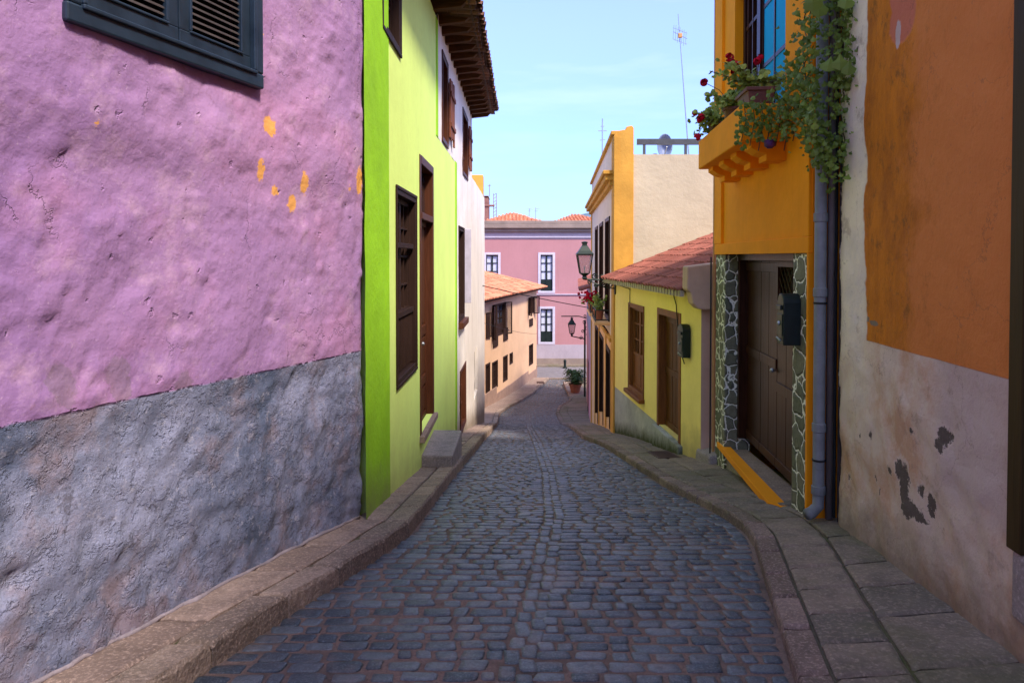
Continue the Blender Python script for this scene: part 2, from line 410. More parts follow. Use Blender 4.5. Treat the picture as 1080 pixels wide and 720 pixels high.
# stone facing with pale joints (real colour of the masonry)
t = NT('irregular green stone facing')
v = t.vadd(t.vmul(t.co, (1, .55, .85)), t.vscale(t.noise(6, 3, .5, color=True), .12))
ed = t.vor(7.4, 'DISTANCE_TO_EDGE', 'Distance', v, .7); idc = t.vor(7.4, 'F1', 'Color', v, .7)
g = t.sep(idc)
c = t.mix(g[0], (.12, .13, .085), (.21, .20, .135)); c = t.mix(t.math('MULTIPLY', t.rng(t.noise(18, 5, .7), .4, .7), .5), c, (.05, .055, .035))
mk = t.rng(t.math('ADD', ed, t.math('MULTIPLY', t.noise(30, 3), .02)), 
            .040, .058, 1, 0)
c = t.mix(mk, c, (.80, .78, .68))
M['facing'] = t.fin(c, .8, t.bump(t.math('ADD', t.rng(ed, .03, .12), t.math('MULTIPLY', t.noise(25, 5), .4)), .9, .02), .3)

# ------------------------------------------------------------------ facades
PUR = F(-2.858, .316, 1); GRN = F(-1.19, .013, 1)
WHR = F(2.02, .0767, -1); ORG = F(1.904, .0767, -1); YEL = F(3.107, -.066, -1); OCH = F(1.146, .066, -1)
APR = F(-9.25, .24, 1); PNK = F(50, 0, 1, True)
def on(f, px, py, off=0):
    Y = f.Y(px); return f.p(Y, off, Z(py, Y))

# ------------------------------------------------------------------ ground, road, pavements
def sheet(name, xs_fn, ys, nx, zf, mat, tint=.5):
    mb = MB(); mb.cur = tint; g = []
    for Y in ys:
        a, b = xs_fn(Y); g.append([mb.vert((a + (b - a) * i / nx, Y, zf(a + (b - a) * i / nx, Y))) for i in range(nx + 1)])
    for r, q in zip(g, g[1:]):
        for i in range(nx): mb.face(r[i], r[i + 1], q[i + 1], q[i])
    return mb
frange = lambda a, b, s: [a + s * k for k in range(int((b - a) / s) + 1)]
o = sheet('ground', lambda Y: (-400, 400), [-300, -100, -40, -14] + frange(-12, 60, 2) + [100, 400, 2500], 8, lambda x, Y: side_z(max(-40, min(Y, 400))) - .45, M['ground']).build('ground', M['ground'])
o['kind'] = 'structure'
def road_x(Y):
    return (lk(Y) - .05, rk(Y) + .05) if Y < 44 else (-30, 40)
mbr = sheet('road', lambda Y: (lk(Y) - .05, rk(Y) + .05), frange(-14, 44, .25), 10,
            lambda x, Y: road_z(Y) - .006 + .005 * mn.noise(Vector((x * 6, Y * 6, 0))), M['mortar'])
o = mbr.build('road_bed', M['mortar'], smooth=True); o['kind'] = 'structure'; o.name = 'road'

def spine(Y): return lerp_tab([(-14, -3.2), (0, -.55), (2.5, -.08), (4.2, .16), (6, .36), (9, .46), (13, .47), (20, .5), (32, .75), (36, 1.7), (44, 3.1)], Y)
def sett(mb, x0, x1, y0, y1, lod):
    cx_, cy = (x0 + x1) / 2, (y0 + y1) / 2; a, b = (x1 - x0) / 2, (y1 - y0) / 2
    if a < .02 or b < .015: return
    n = 12 if lod == 0 else 6
    mb.cur = min(1, max(0, random.gauss(.42, .42)))
    tz = random.uniform(-.003, .003); tx = random.uniform(-.035, .035); ty = random.uniform(-.04, .04)
    ph = [random.uniform(-.10, .08) for _ in range(n)]; sk = random.uniform(-.16, .16)
    rings = []
    prof = ((1.0, -.016), (.99, -.004), (.93, -.0003), (.5, .0)) if lod == 0 else ((1.0, -.02), (.9, 0))
    e = .36
    for (k, h) in prof:
        ring = []
        for i in range(n):
            an = 2 * math.pi * (i + .5) / n; c_, s_ = math.cos(an), math.sin(an)
            px = math.copysign(abs(c_) ** e, c_) * a * k * (1 + ph[i]); py = math.copysign(abs(s_) ** e, s_) * b * k * (1 + ph[(i + 3) % n])
            px += sk * py
            x, y = cx_ + px, cy + py
            ring.append(mb.vert((x, y, road_z(y) + h + tz + tx * px + ty * py)))
        rings.append(ring)
    for r, q in zip(rings, rings[1:]):
        for i in range(n): mb.face(r[i], r[(i + 1) % n], q[(i + 1) % n], q[i])
    mb.face(*rings[-1])
ms = MB()
Y = -3.0
while Y < 44.3:
    lod = 0 if Y < 13 else 1
    d = random.uniform(.088, .118) if Y < 13 else random.uniform(.11, .14)
    L, Rr, S = lk(Y) + .01, rk(Y) - .01, spine(Y)
    for (a, b) in ((L, S - .076), (S + .078, Rr)):
        x = a + random.uniform(-.02, .01)
        while x < b - .03:
            w = random.choice((random.uniform(.09, .13), random.uniform(.13, .185), random.uniform(.15, .2)))
            if lod: w *= 1.1
            x1 = min(x + w, b)
            if b - x1 < .05: x1 = b
            g = random.uniform(.003, .014)
            wv = .02 * math.sin(x * 2.1 + Y * .7) + .006 * random.uniform(-1, 1)
            sh = random.uniform(-.004, .012)
            sett(ms, x + g, x1 - g, Y + g * .6 + wv + sh, Y + d - g * .6 + wv - random.uniform(0, .006), lod)
            x = x1
    Y += d
for sx in (-.04, .04):
    Y = -3.0
    while Y < 44:
        d = random.uniform(.10, .2); S = spine(Y + d / 2) + random.uniform(-.01, .01)
        sett(ms, S + sx - .040, S + sx + .040, Y + .01, Y + d - .01, 0 if Y < 13 else 1); Y += d
o = ms.build('road_setts', M['sett'], smooth=True, recalc=False); o['kind'] = 'structure'

def flag(mb, q, zf, th=.14, bev=.010, rough=.003, n=5):
    """one paving stone: q = four xy corners, top follows zf, edges rounded and a little worn"""
    mb.cur = random.random(); tl = random.uniform(-.003, .004)
    seed = random.random() * 50
    cxm = sum(p[0] for p in q) / 4; cym = sum(p[1] for p in q) / 4
    def bil(u, v):
        a = [q[0][k] + (q[1][k] - q[0][k]) * u for k in (0, 1)]; b = [q[3][k] + (q[2][k] - q[3][k]) * u for k in (0, 1)]
        return a[0] + (b[0] - a[0]) * v, a[1] + (b[1] - a[1]) * v
    g = []
    us = [0, .06, .35, .65, .94, 1]
    for j, v in enumerate(us):
        row = []
        for i, u in enumerate(us):
            x, y = bil(u, v)
            edge = (i in (0, 5)) + (j in (0, 5))
            h = -bev * (1.0 if edge == 1 else 1.8 if edge == 2 else 0) * random.uniform(.6, 1.5)
            row.append(mb.vert((x, y, zf(x, y) + tl + h + rough * mn.noise(Vector((x * 7, y * 7, seed))))))
        g.append(row)
    for a, b in zip(g, g[1:]):
        for i in range(5): mb.face(a[i], a[i + 1], b[i + 1], b[i])
    ring = g[0] + [g[j][5] for j in range(1, 6)] + [g[5][i] for i in range(4, -1, -1)] + [g[j][0] for j in range(4, 0, -1)]
    low = [mb.vert((mb.v[i][0] + (mb.v[i][0] - cxm) * .0, mb.v[i][1], mb.v[i][2] - th)) for i in ring]
    for k in range(len(ring)): mb.face(ring[k], low[k], low[(k + 1) % len(ring)], ring[(k + 1) % len(ring)])

zl = lambda x, y: side_z(y)
zr = lambda x, y: side_z(y) - .045 + .02 * max(0, x - rk(y))
def wl(Y):
    if Y < 5.5: return -2.858 + .316 * Y - .06
    if Y < 23.2: return -1.19 + .013 * Y - .05
    return min(-9.25 + .24 * Y, 1.6) if Y > 30 else -3
def wr(Y):
    if Y < 5.45: return 2.02 + .0767 * Y + .05
    if Y < 9.2: return 1.904 + .0767 * Y + .3
    if Y < 14.87: return 3.107 - .066 * Y + .06
    if Y < 25.3: return 1.146 + .066 * Y + .1
    return 2.85 + .09 * (Y - 25.3)
def strip(mb, Y0, Y1, xa, xb, l0, l1, zf, gap=.006, skew=0, **k):
    Y = Y0
    while Y < Y1:
        l = random.uniform(l0, l1); a = Y + gap; b = Y + l - gap
        if xb(Y) - xa(Y) > .05:
            flag(mb, [(xa(a) + gap, a), (xb(a) - gap, a + skew), (xb(b) - gap, b + skew), (xa(b) + gap, b)], zf, **k)
        Y += l
mb = MB()
strip(mb, -6, 44, lambda y: lk(y) - .19, lambda y: lk(y) + .005, .42, .68, zl, th=.17, bev=.020, rough=.012)
o = mb.build('kerb', M['kerb'], smooth=False, recalc=False); o['kind'] = 'structure'
mb = MB()
strip(mb, -6, 23.2, wl, lambda y: lk(y) - .195, .4, .75, zl, rough=.006)
strip(mb, 23.2, 44, lambda y: max(wl(y), lk(y) - 1.2), lambda y: lk(y) - .195, .6, .9, zl)
strip(mb, 23.2, 44, wl, lambda y: lk(y) - 1.205, .6, .9, zl)
o = mb.build('pavement', M['slabl'], recalc=False); o['kind'] = 'structure'
mb = MB()
strip(mb, -6, 44, lambda y: rk(y) - .005, lambda y: rk(y) + .15, .28, .46, zr, th=.14, bev=.016, rough=.010)
o = mb.build('kerb', M['kerbr'], recalc=False); o['kind'] = 'structure'
mb = MB()
strip(mb, -6, 36, lambda y: rk(y) + .155, lambda y: min(rk(y) + .50, wr(y)), .26, .46, zr, rough=.009, skew=.02)
strip(mb, -6, 36, lambda y: rk(y) + .505, wr, .3, .62, zr, rough=.009, skew=.05)
strip(mb, 33, 44, lambda y: rk(y) + .155, lambda y: 5, .5, .8, zr)
o = mb.build('pavement', M['slabr'], recalc=False); o['kind'] = 'structure'
# dark joint bed under both pavements
mb = sheet('b', lambda Y: (wl(Y) - .1, lk(Y) - .02), frange(-6, 44, .25), 2, lambda x, Y: side_z(Y) - .022, None)
mb2 = sheet('b', lambda Y: (rk(Y) + .02, wr(Y) + .3), frange(-6, 44, .25), 2, lambda x, Y: zr(x, Y) - .022, None)
n0 = len(mb.v); mb.v += mb2.v; mb.t += mb2.t; mb.f += [tuple(i + n0 for i in f_) for f_ in mb2.f]
M['bed'] = stone('earthy joints', (.10, .08, .055), (.11, .09, .06), 10, .8, moss=.7)
o = mb.build('pavement_bed', M['bed'], smooth=True); o['kind'] = 'structure'
# the cross street at the foot of the hill
mb = sheet('c', lambda Y: (-40, 45), [44.2, 46, 48, 49.6, 50.2], 30, lambda x, Y: side_z(Y) - .10, None)
M['cross'] = stone('pale cross street setts', (.16, .15, .17), (.2, .18, .2), 2.5, .6, bd=.03)
o = mb.build('cross_street', M['cross']); o['kind'] = 'structure'
mb = MB(); mb.box(2.35, 3.95, 44.05, 44.25, side_z(44) - .3, side_z(44) - .055)
o = mb.build('cross_street_kerb', M['kerbr']); o['kind'] = 'structure'
mb = MB(); mb.box(-12, 30, 49.35, 49.98, side_z(50) - .4, side_z(50) + .02)
o = mb.build('far_pavement', M['slabr']); o['kind'] = 'structure'

# ------------------------------------------------------------------ purple house (left, near)
def pur_disp(tt, z):
    v = Vector((0, tt * 1.0, z))
    d = .026 * mn.noise(v * 1.3) + .013 * mn.noise(v * 3.6 + Vector((9, 2, 1))) + (.02 if z > .6 else 0 if z < .4 else .1 * (z - .4))
    b = -.66 - .02 * (tt - 2.8)
    low = 1 if z < b else 0
    k = max(0, min(1, (b - z) / .12))
    r = mn.fractal(v * 6.5, .9, 2.1, 4)
    d += (.0025 + .017 * k) * r
    p = mn.noise(v * 2.2 + Vector((4, 4, 4)))
    w1 = mn.fractal(v * 4.2 + Vector((2, 8, 5)), .8, 2.2, 5)
    if w1 > .50: d -= .010 * min(1, (w1 - .50) / .10)
    if w1 < -.5: d += .010 * min(1, (-.5 - w1) / .12)
    g1 = abs(mn.noise(v * 2.4 + mn.noise_vector(v * 5) * .16)); d -= .007 * max(0, 1 - g1 / .05) * max(0, mn.noise(v * 1.1 + Vector((0, 5, 5))) + .25)
    # knocks and scabs
    q = mn.noise(v * 11 + mn.noise_vector(v * 20) * .8)
    if q > .43: d -= .009 * min(1, (q - .40) / .08)
    d -= .014 * k
    if tt > 5.44: d -= .05 * (tt - 5.44) / .08
    return d
t = NT('purple rough plaster')
P = t.world(); xyz = t.sep(P)
line = t.math('ADD', -.60, t.math('MULTIPLY', xyz[1], -.021))
e = t.math('ADD', t.math('SUBTRACT', xyz[2], line), t.math('MULTIPLY', t.math('SUBTRACT', t.noise(7, 3, .6, P), .5), .022))
msk = t.rng(e, -.006, .006, 0, 1)
vio = t.mix(t.rng(t.noise(.55, 4, .55, P), .38, .62), (.265, .145, .33), (.365, .205, .39))
vio = t.mix(t.math('MULTIPLY', t.rng(t.noise(1.3, 5, .6, P), .48, .66), .6), vio, (.42, .20, .36))
vio = t.mix(t.math('MULTIPLY', t.rng(t.noise(3.1, 6, .72, P), .52, .68), .42), vio, (.54, .36, .46))
vio = t.mix(t.math('MULTIPLY', t.rng(t.noise(12, 6, .75, P), .60, .68), .5), vio, (.24, .12, .18))
vio = t.mix(t.math('MULTIPLY', t.rng(t.noise(45, 5, .75, P), .60, .70), .35), vio, (.66, .48, .58))
gry = t.mix(t.rng(t.noise(1.3, 7, .7, P), .38, .62), (.095, .12, .20), (.29, .30, .44))
gry = t.mix(t.math('MULTIPLY', t.rng(t.noise(1.9, 6, .7, P), .50, .64), .65), gry, (.30, .21, .23))
gry = t.mix(t.math('MULTIPLY', t.rng(t.noise(16, 5, .75, P), .57, .66), .6), gry, (.44, .42, .52))
gry = t.mix(t.math('MULTIPLY', t.rng(t.noise(6, 5, .75, P), .60, .68), .6), gry, (.06, .05, .06))
gry = t.mix(t.math('MULTIPLY', t.rng(t.noise(48, 5, .75, P), .58, .66), .6), gry, (.05, .045, .06))
pts = []
for px, py, rw, rh in ((284, 134, 5, 8), (275, 178, 3, 10), (321, 193, 3, 10), (290, 202, 3, 4), (309, 215, 4, 7), (366, 198, 2.5, 4), (378, 191, 4, 12), (104, 131, 3, 3), (276, 38, 2, 3)):
    q = on(PUR, px, py); s_ = q.y / FX
    pts.append((q, (rw * s_ * 1.7, rw * s_ * 2.2, rh * s_ * 1.3)))
sp = t.spot(P, pts, .05, 22)
vio = t.mix(t.math('MULTIPLY', sp, .9), vio, (.72, .34, .06))
pts = [(on(PUR, px, py), (.07, .07, .07)) for px, py in ((60, 402), (68, 412), (124, 392), (128, 408), (192, 405))]
vio = t.mix(t.math('MULTIPLY', t.spot(P, pts, .06, 12), .35), vio, (.13, .12, .10))
col = t.mix(msk, gry, vio)
Pd = t.vadd(P, t.vscale(t.noise(3, 5, .7, P, color=True), .35))
crk = t.math('MULTIPLY', t.rng(t.vor(1.1, 'DISTANCE_TO_EDGE', 'Distance', Pd), 0, .006, 1, 0), t.rng(t.noise(1.4, 3, .6, P), .50, .56))
col = t.mix(t.math('MULTIPLY', crk, .38), col, (.12, .07, .11))
pit = t.rng(t.math('ADD', t.vor(7, 'F1', 'Distance', t.vadd(P, t.vscale(t.noise(9, 4, .7, P, color=True), .12))), t.math('MULTIPLY', t.noise(1.7, 3, .6, P), .35)), .20, .30, 0, 1)
h = t.math('ADD', t.math('MULTIPLY', t.noise(4.5, 4, .5, P), 1.0), t.math('MULTIPLY', pit, .28))
h = t.math('ADD', h, t.math('MULTIPLY', t.noise(22, 5, .62, P), .20))
h = t.math('SUBTRACT', h, t.math('MULTIPLY', crk, .12))
h2 = t.math('ADD', t.noise(13, 8, .78, P), t.math('MULTIPLY', t.rng(t.noise(5, 6, .75, P), .5, .55), .5))
hh = t.mix(msk, h2, h)
nb = t.bump(hh, .75, .035); nb = t.bump(t.noise(90, 4, .7, P), .16, .004, nb)
M['purple'] = t.fin(col, .82, nb, .3)

ph = thing('house', 'rough purple plaster house with grey base and dark shuttered window', 'house', (-2.86, 0, -1.6))
mb = MB()
wy0, wy1, wz0, wz1 = 3.02, 4.262, .985, 2.35
hole = (wy0 + .05, wy1 - .05, wz0 + .05, wz1 - .05)
wall_front(mb, PUR, .6, 5.52, -2.6, 2.6, [hole], .16, step=.026, disp=pur_disp)
wall_front(mb, PUR, .6, 5.5, 2.6, 4.4, [], step=.2, disp=pur_disp)
wall_front(mb, PUR, -12, .6, -2.6, 4.4, [], step=.2, disp=pur_disp)
o = mb.build('wall', M['purple'], ph, smooth=True)
mb = MB(); shell(mb, PUR, -12, 5.50, -2.6, 4.39, 6, off=-.08); mb.build('rear_wall', M['purple'], ph)
mb = MB(); PUR.box(mb, -12, 5.5, -5, .25, 4.4, 4.5); mb.build('roof', M['oldtile'], ph)
mb = MB(); ys_ = frange(.6, 5.45, .07)
mb.tube([PUR.p(y, pur_disp(y, side_z(y) + .02) + .002 + .006 * mn.noise(Vector((y * 5, 0, 0))), side_z(y) + .004) for y in ys_], [.012 + .012 * mn.noise(Vector((y * 6, 3, 0))) for y in ys_], 7)
mb.build('mortar_fillet', M['fillet'], ph, smooth=True)
# shuttered window
win = MB(); frame_bars(win, PUR, wy0, wy1, wz0, wz1, .085, -.05, .055)
w_ = win.build('window', M['teal'], ph, bevel=.010)
mb = MB(); frame_bars(mb, PUR, wy0 + .07, wy1 - .07, wz0 + .07, wz1 - .07, .022, -.05, .068); mb.build('frame_moulding', M['teal'], w_, bevel=.006)
mb = MB(); PUR.box(mb, wy0 + .06, wy1 - .06, -.15, -.14, wz0 + .06, wz1 - .06); mb.build('window_back', M['dark'], w_)
mid = (wy0 + wy1) / 2 + .0
for a, b in ((wy0 + .095, mid - .004), (mid + .004, wy1 - .095)):
    mb = MB(); frame_bars(mb, PUR, a, b, wz0 + .095, wz1 - .095, .07, -.02, .035)
    frame_bars(mb, PUR, a + .065, b - .065, wz0 + .16, wz1 - .16, .014, -.02, .045)
    sh = mb.build('shutter', M['teal'], w_, bevel=.005)
    mb = MB(); z = wz0 + .175
    while z < wz1 - .18:
        P8 = [PUR.p(a + .07, -.012, z + .016), PUR.p(b - .07, -.012, z + .016), PUR.p(b - .07, .026, z - .010), PUR.p(a + .07, .026, z - .010)]
        mb.hexa(P8 + [q + Vector((0, 0, .008)) for q in P8]); z += .034
    mb.build('slats', M['louver'], sh)

# ------------------------------------------------------------------ green house
gh = thing('house', 'lime green house with brown sash windows and tall narrow brown door', 'house', (-1.1, 9, -2.6))
gw2 = (GRN.Y(418), GRN.Y(438), -1.22, .64); gd = (GRN.Y(442.8), GRN.Y(456.5), -2.10, 1.17); gw1 = (6.17, 7.04, 1.99, 3.1)
mb = MB(); wall_front(mb, GRN, 6.4, 13.2, -3.9, 3.35, [gw2, gd, gw1], .16, skip=[(10.25, 14, 1.7, 4)])
shell(mb, GRN, 5.62, 10.25, -3.9, 3.34, 5.5, off=-.01); shell(mb, GRN, 10.26, 13.2, -3.9, 1.69, 5.5, top=False, off=-.01)
mb.build('wall', M['green'], gh)
mb = MB(); wall_front(mb, GRN, 5.40, 6.4, -2.9, 3.35, [], off=.012, step=.1, disp=lambda a, z: .006 * mn.noise(Vector((a * 3, z * 3, 0))))
mb.poly([GRN.p(6.4, .012, -2.9), GRN.p(6.4, -.01, -2.9), GRN.p(6.4, -.01, 3.35), GRN.p(6.4, .012, 3.35)])
mb.build('corner_stripe', M['green_vivid'], gh, smooth=True)
mb = MB(); GRN.box(mb, 10.03, 10.248, -.02, .008, 1.70, 3.34); GRN.box(mb, 12.9, 13.198, -.02, .008, -3.7, 1.72); mb.build('edge_stripe', M['green_vivid'], gh)

def sash_window(f, parent, h, wood_m, glass=True, panel=.38, cols=3, rows=3, fw=.06, proud=.012, deep=.12, mun=.022):
    t0, t1, z0, z1 = h
    mb = MB(); frame_bars(mb, f, t0 - .02, t1 + .02, z0 - .02, z1 + .02, fw, -deep, proud)
    frame_bars(mb, f, t0 - .045, t1 + .045, z0 - .045, z1 + .045, .035, .002, proud + .010)
    w = mb.build('window', wood_m, parent, bevel=.006)
    a, b = t0 + fw - .02, t1 - fw + .02; za, zb = z0 + fw - .02, z1 - fw + .02
    mb = MB(); f.box(mb, a, b, -deep - .01, -deep + .005, za, zb); mb.build('pane', M['glass'], w)
    mb = MB(); m_ = (a + b) / 2; o0, o1 = -deep + .006, -deep + .055
    for (p, q) in ((a, m_ - .003), (m_ + .003, b)):
        frame_bars(mb, f, p, q, za, zb, .05, o0, o1)
        if panel:
            zp = za + (zb - za) * panel; f.box(mb, p + .05, q - .05, o0, o1 - .012, za + .05, zp); f.box(mb, p, q, o0, o1 + .006, zp, zp + .05)
        else: zp = za
        for k in range(1, rows): zz = zp + (zb - zp) * k / rows; f.box(mb, p + .05, q - .05, o0, o1 - .008, zz - mun / 2, zz + mun / 2)
        for k in range(1, cols): tt = p + (q - p) * k / cols; f.box(mb, tt - mun / 2, tt + mun / 2, o0, o1 - .010, zp + .05 * bool(panel), zb - .05)
    mb.build('sash', wood_m, w, bevel=.003)
    return w
w = sash_window(GRN, gh, gw2, M['dkwood'], cols=2, rows=4, panel=.33)
mb = MB(); zm = (gw2[2] + gw2[3]) / 2 + .18
for tt in frange(gw2[0] + .14, gw2[1] - .1, .085):
    m2 = MB(); m2.tube([GRN.p(tt, -.03, gw2[2] + .08), GRN.p(tt, -.03, gw2[2] + .62)], .014, 6); m2.build('baluster', M['dkwood'], w)
GRN.box(mb, gw2[0] + .06, gw2[1] - .06, -.05, -.005, gw2[2] + .62, gw2[2] + .67); mb.build('baluster_rail', M['dkwood'], w); mb = MB(); GRN.box(mb, gw2[0] + .06, gw2[1] - .06, -.05, -.005, zm + .2, zm + .25)
mb.build('window_rail', M['dkwood'], w, bevel=.003)
sash_window(GRN, gh, gw1, M['dkwood'], cols=2, rows=3, panel=0)
def plank_door(f, parent, h, mat, leaves=2, proud=.02, deep=.12, fw=.07, transom=None, lattice=(), panels=True, name='door', handle=True, boards=0, lm=None):
    lm = lm or mat; t0, t1, z0, z1 = h
    mb = MB(); f.box(mb, t0 - .03, t0 + fw, -deep - .02, proud, z0, z1 + .03); f.box(mb, t1 - fw, t1 + .03, -deep - .02, proud, z0, z1 + .03); f.box(mb, t0 + fw, t1 - fw, -deep - .02, proud + .004, z1 - fw, z1 + .03)
    zt = z1 - fw
    if transom: f.box(mb, t0 + fw, t1 - fw, -deep - .02, proud + .01, transom - .04, transom + .04); 
    mb.build('door_frame', mat, parent, bevel=.006)
    mb = MB(); f.box(mb, t0, t1, -deep - .05, -deep - .03, z0, z1); d = mb.build(name, M['dark'], parent)
    if transom:
        mb = MB(); f.box(mb, t0 + fw, t1 - fw, -deep + .01, -deep + .02, transom + .04, zt); mb.build('transom_pane', M['glass'], parent)
        mb = MB(); m_ = (t0 + t1) / 2; f.box(mb, m_ - .015, m_ + .015, -deep + .02, -deep + .05, transom + .04, zt); mb.build('transom_bar', mat, parent); zt = transom - .04
    a, b = t0 + fw, t1 - fw; w = (b - a) / leaves
    for k in range(leaves):
        p, q = a + k * w + .003, a + (k + 1) * w - .003
        mb = MB(); o0, o1 = -deep, -deep + .045
        lat = k in lattice
        zl_ = zt - .46 if lat else zt
        if boards:
            n = boards
            for i in range(n):
                u, v = p + (q - p) * i / n, p + (q - p) * (i + 1) / n
                f.box(mb, u + .003, v - .003, o0, o1 - .02 + random.uniform(-.003, .003), z0 + .01, zl_)
            for zz in (z0 + .02, z0 + (zl_ - z0) * .48, zl_ - .12): f.box(mb, p, q, o0, o1 - .004, zz, zz + .10)
        else:
            f.box(mb, p + .01, q - .01, o0, o1 - .025, z0 + .01, zl_)
            zs_ = [z0 + .01, z0 + .5, z0 + 1.15, zl_] if panels else [z0 + .01, zl_]
            for (u, v) in zip(zs_, zs_[1:]): frame_bars(mb, f, p, q, u, v, .06, o0 + .001, o1)
            for (u, v) in zip(zs_, zs_[1:]):
                if v - u > .25: f.box(mb, p + .10, q - .10, o0 + .002, o1 - .012, u + .10, v - .10)
        if lat:
            frame_bars(mb, f, p, q, zl_, zt, .06, o0 + .001, o1)
            n = 7; A, B = p + .06, q - .06; za, zb = zl_ + .06, zt - .06
            st = (B - A) / 4
            for i in range(-8, 9):
                for sg in (1, -1):
                    pts_ = []
                    c0 = A + i * st
                    # diagonal slat clipped to the opening
                    zz0, zz1 = za, zb
                    def tt(z): return c0 + sg * (z - za) * (1.0)
                    lo, hi = za, zb
                    if sg > 0: lo = max(lo, za + (A - c0)); hi = min(hi, za + (B - c0))
                    else: lo = max(lo, za + (c0 - B)); hi = min(hi, za + (c0 - A))
                    if hi - lo > .02: mb.tube([f.p(tt(lo), o0 + .02 + .006 * sg, lo), f.p(tt(hi), o0 + .02 + .006 * sg, hi)], .008, 4)
        mb.build('door_leaf', lm, d, bevel=.004)
    if handle:
        mb = MB(); m_ = (t0 + t1) / 2 + .05; q = f.p(m_, -deep + .06, z0 + 1.0); mb.ball(q, .025); mb.tube([f.p(m_, -deep + .03, z0 + 1.0), q], .01)
        mb.build('door_knob', M['metal'], d, smooth=True)
    return d
plank_door(GRN, gh, gd, M['redwood'], 2, proud=.012, transom=.49)
mb = MB(); GRN.box(mb, gd[0] - .06, gd[1] + .06, -.15, .06, gd[2] - .08, gd[2] - .002); mb.build('threshold', M['slabl'], gh, bevel=.008)

def eave(parent, Y0, Y1, zc, over, f, mat_t, first=True):
    """timber eave: boards, rafters, two courses of tile ends"""
    mb = MB(); f.box(mb, Y0, Y1, -.3, over, zc + .13, zc + .155)
    for k in range(int(over / .13)): f.box(mb, Y0, Y1, .012 + k * .13, .012 + k * .13 + .005, zc + .12, zc + .131)
    mb.build('eave_boards', M['eavewood'], parent)
    y = Y0 + .1
    while y < Y1 - .05:
        mb = MB()
        P = [f.p(y, -.05, zc), f.p(y + .11, -.05, zc), f.p(y + .11, over - .12, zc + .05), f.p(y, over - .12, zc + .05)]
        mb.hexa(P + [f.p(y, -.05, zc + .13), f.p(y + .11, -.05, zc + .13), f.p(y + .11, over - .04, zc + .13), f.p(y, over - .04, zc + .13)]); y += .46
        mb.build('rafter', M['eavewood'], parent, bevel=.006)
    mb = MB(); f.box(mb, Y0, Y1, over - .03, over + .0, zc + .10, zc + .17); mb.build('fascia', M['dkwoodh'], parent)
    r1 = tile_roof(f, parent, Y0, Y1, over + .07, zc + .17, -1.6, zc + .17 + .62, mat_t, cols=.21, rows=.36)
    mb = MB()
    y = Y0
    while y < Y1 - .1:      # lower course of tile ends under the edge
        mb.cur = random.random(); j = random.uniform(-.03, .03)
        for (o_, zz) in ((over + .06 + j, zc + .165),):
            rings = []
            for oo, r_ in ((o_, .085), (o_ - .4, .07)):
                rings.append([mb.vert(f.p(y + .105 - r_ * math.cos(math.pi * q / 5), oo, zz - .015 + (.0 if oo == o_ else .02) - r_ * .7 * math.sin(math.pi * q / 5))) for q in range(6)])
            rings.append([mb.vert(f.p(y + .105 - .068 * math.cos(math.pi * q / 5), o_, zz - .015 - .045 * math.sin(math.pi * q / 5))) for q in range(6)])
            for q in range(5): mb.face(rings[0][q], rings[0][q + 1], rings[1][q + 1], rings[1][q]); mb.face(rings[0][q], rings[2][q], rings[2][q + 1], rings[0][q + 1])
        y += .21
    mb.build('tile_course', mat_t, parent, recalc=False)
eave(gh, 5.5, 10.24, 3.33, .50, GRN, M['darktile'])

# stone step on the pavement
mb = MB(); mb.cur = .6
x0, x1 = -1.09, -.71
def jit(p, a=.006): return (p[0] + random.uniform(-a, a), p[1] + random.uniform(-a, a), p[2] + random.uniform(-a, a))
zt_ = -2.36
mb.hexa([jit(p) for p in [(x0, 8.5, side_z(8.5) - .1), (x1, 8.5, side_z(8.5) - .1), (x1 + .02, 9.75, side_z(9.7) - .2), (x0, 9.75, side_z(9.7) - .2), (x0, 8.5, zt_), (x1, 8.5, zt_ - .01), (x1 + .02, 9.75, zt_), (x0, 9.75, zt_ + .0)]])
o = mb.build('doorstep', M['stepstone'], bevel=.02)
tag(o, 'worn grey stone doorstep block on the left pavement below the tall brown door', 'stone step')

# ------------------------------------------------------------------ white house
wh = thing('house', 'aged white plaster house with deep timber eave beyond the lime green house', 'house', (-.95, 17, -4))
hw = [(GRN.Y(466.5), GRN.Y(472), .98 + .05, 2.95), (GRN.Y(488), GRN.Y(493), 1.72, 2.98), (GRN.Y(483.5), GRN.Y(489), -1.2, .55), (GRN.Y(485), GRN.Y(490.5), -3.45, -2.25), (GRN.Y(500), GRN.Y(503.5), -3.6, -2.4)]
hw[0] = (hw[0][0], hw[0][1], 1.78, 3.05)
mb = MB()
wdisp = lambda a, z: .012 * mn.noise(Vector((a * 1.5, z * 1.5, 3))) + .006 * mn.noise(Vector((a * 6, z * 6, 3)))
wall_front(mb, GRN, 10.25, 17.3, -4.9, 3.45, hw[:4], .18, skip=[(10, 13.2, -6, 1.7)], step=.12, disp=wdisp)
wall_front(mb, GRN, 17.3, 23.2, -6.2, 1.92, [hw[4]] + [h for h in hw[2:4] if h[1] > 17.3], .18, step=.15, disp=wdisp)
mb.build('wall', M['white'], wh, smooth=True)
mb = MB()
shell(mb, GRN, 10.27, 17.3, -4.9, 3.44, 5.5, off=-.02); shell(mb, GRN, 17.31, 23.2, -6.2, 1.90, 5.5, off=-.005)
mb.build('rear_wall', M['white'], wh)
eave(wh, 10.26, 17.35, 3.33, .50, GRN, M['darktile'])
mb = MB(); mb.box(-1.30, -.90, 22.3, 22.9, 1.85, 2.55); mb.build('parapet_pier', M['ochre'], wh, bevel=.02)
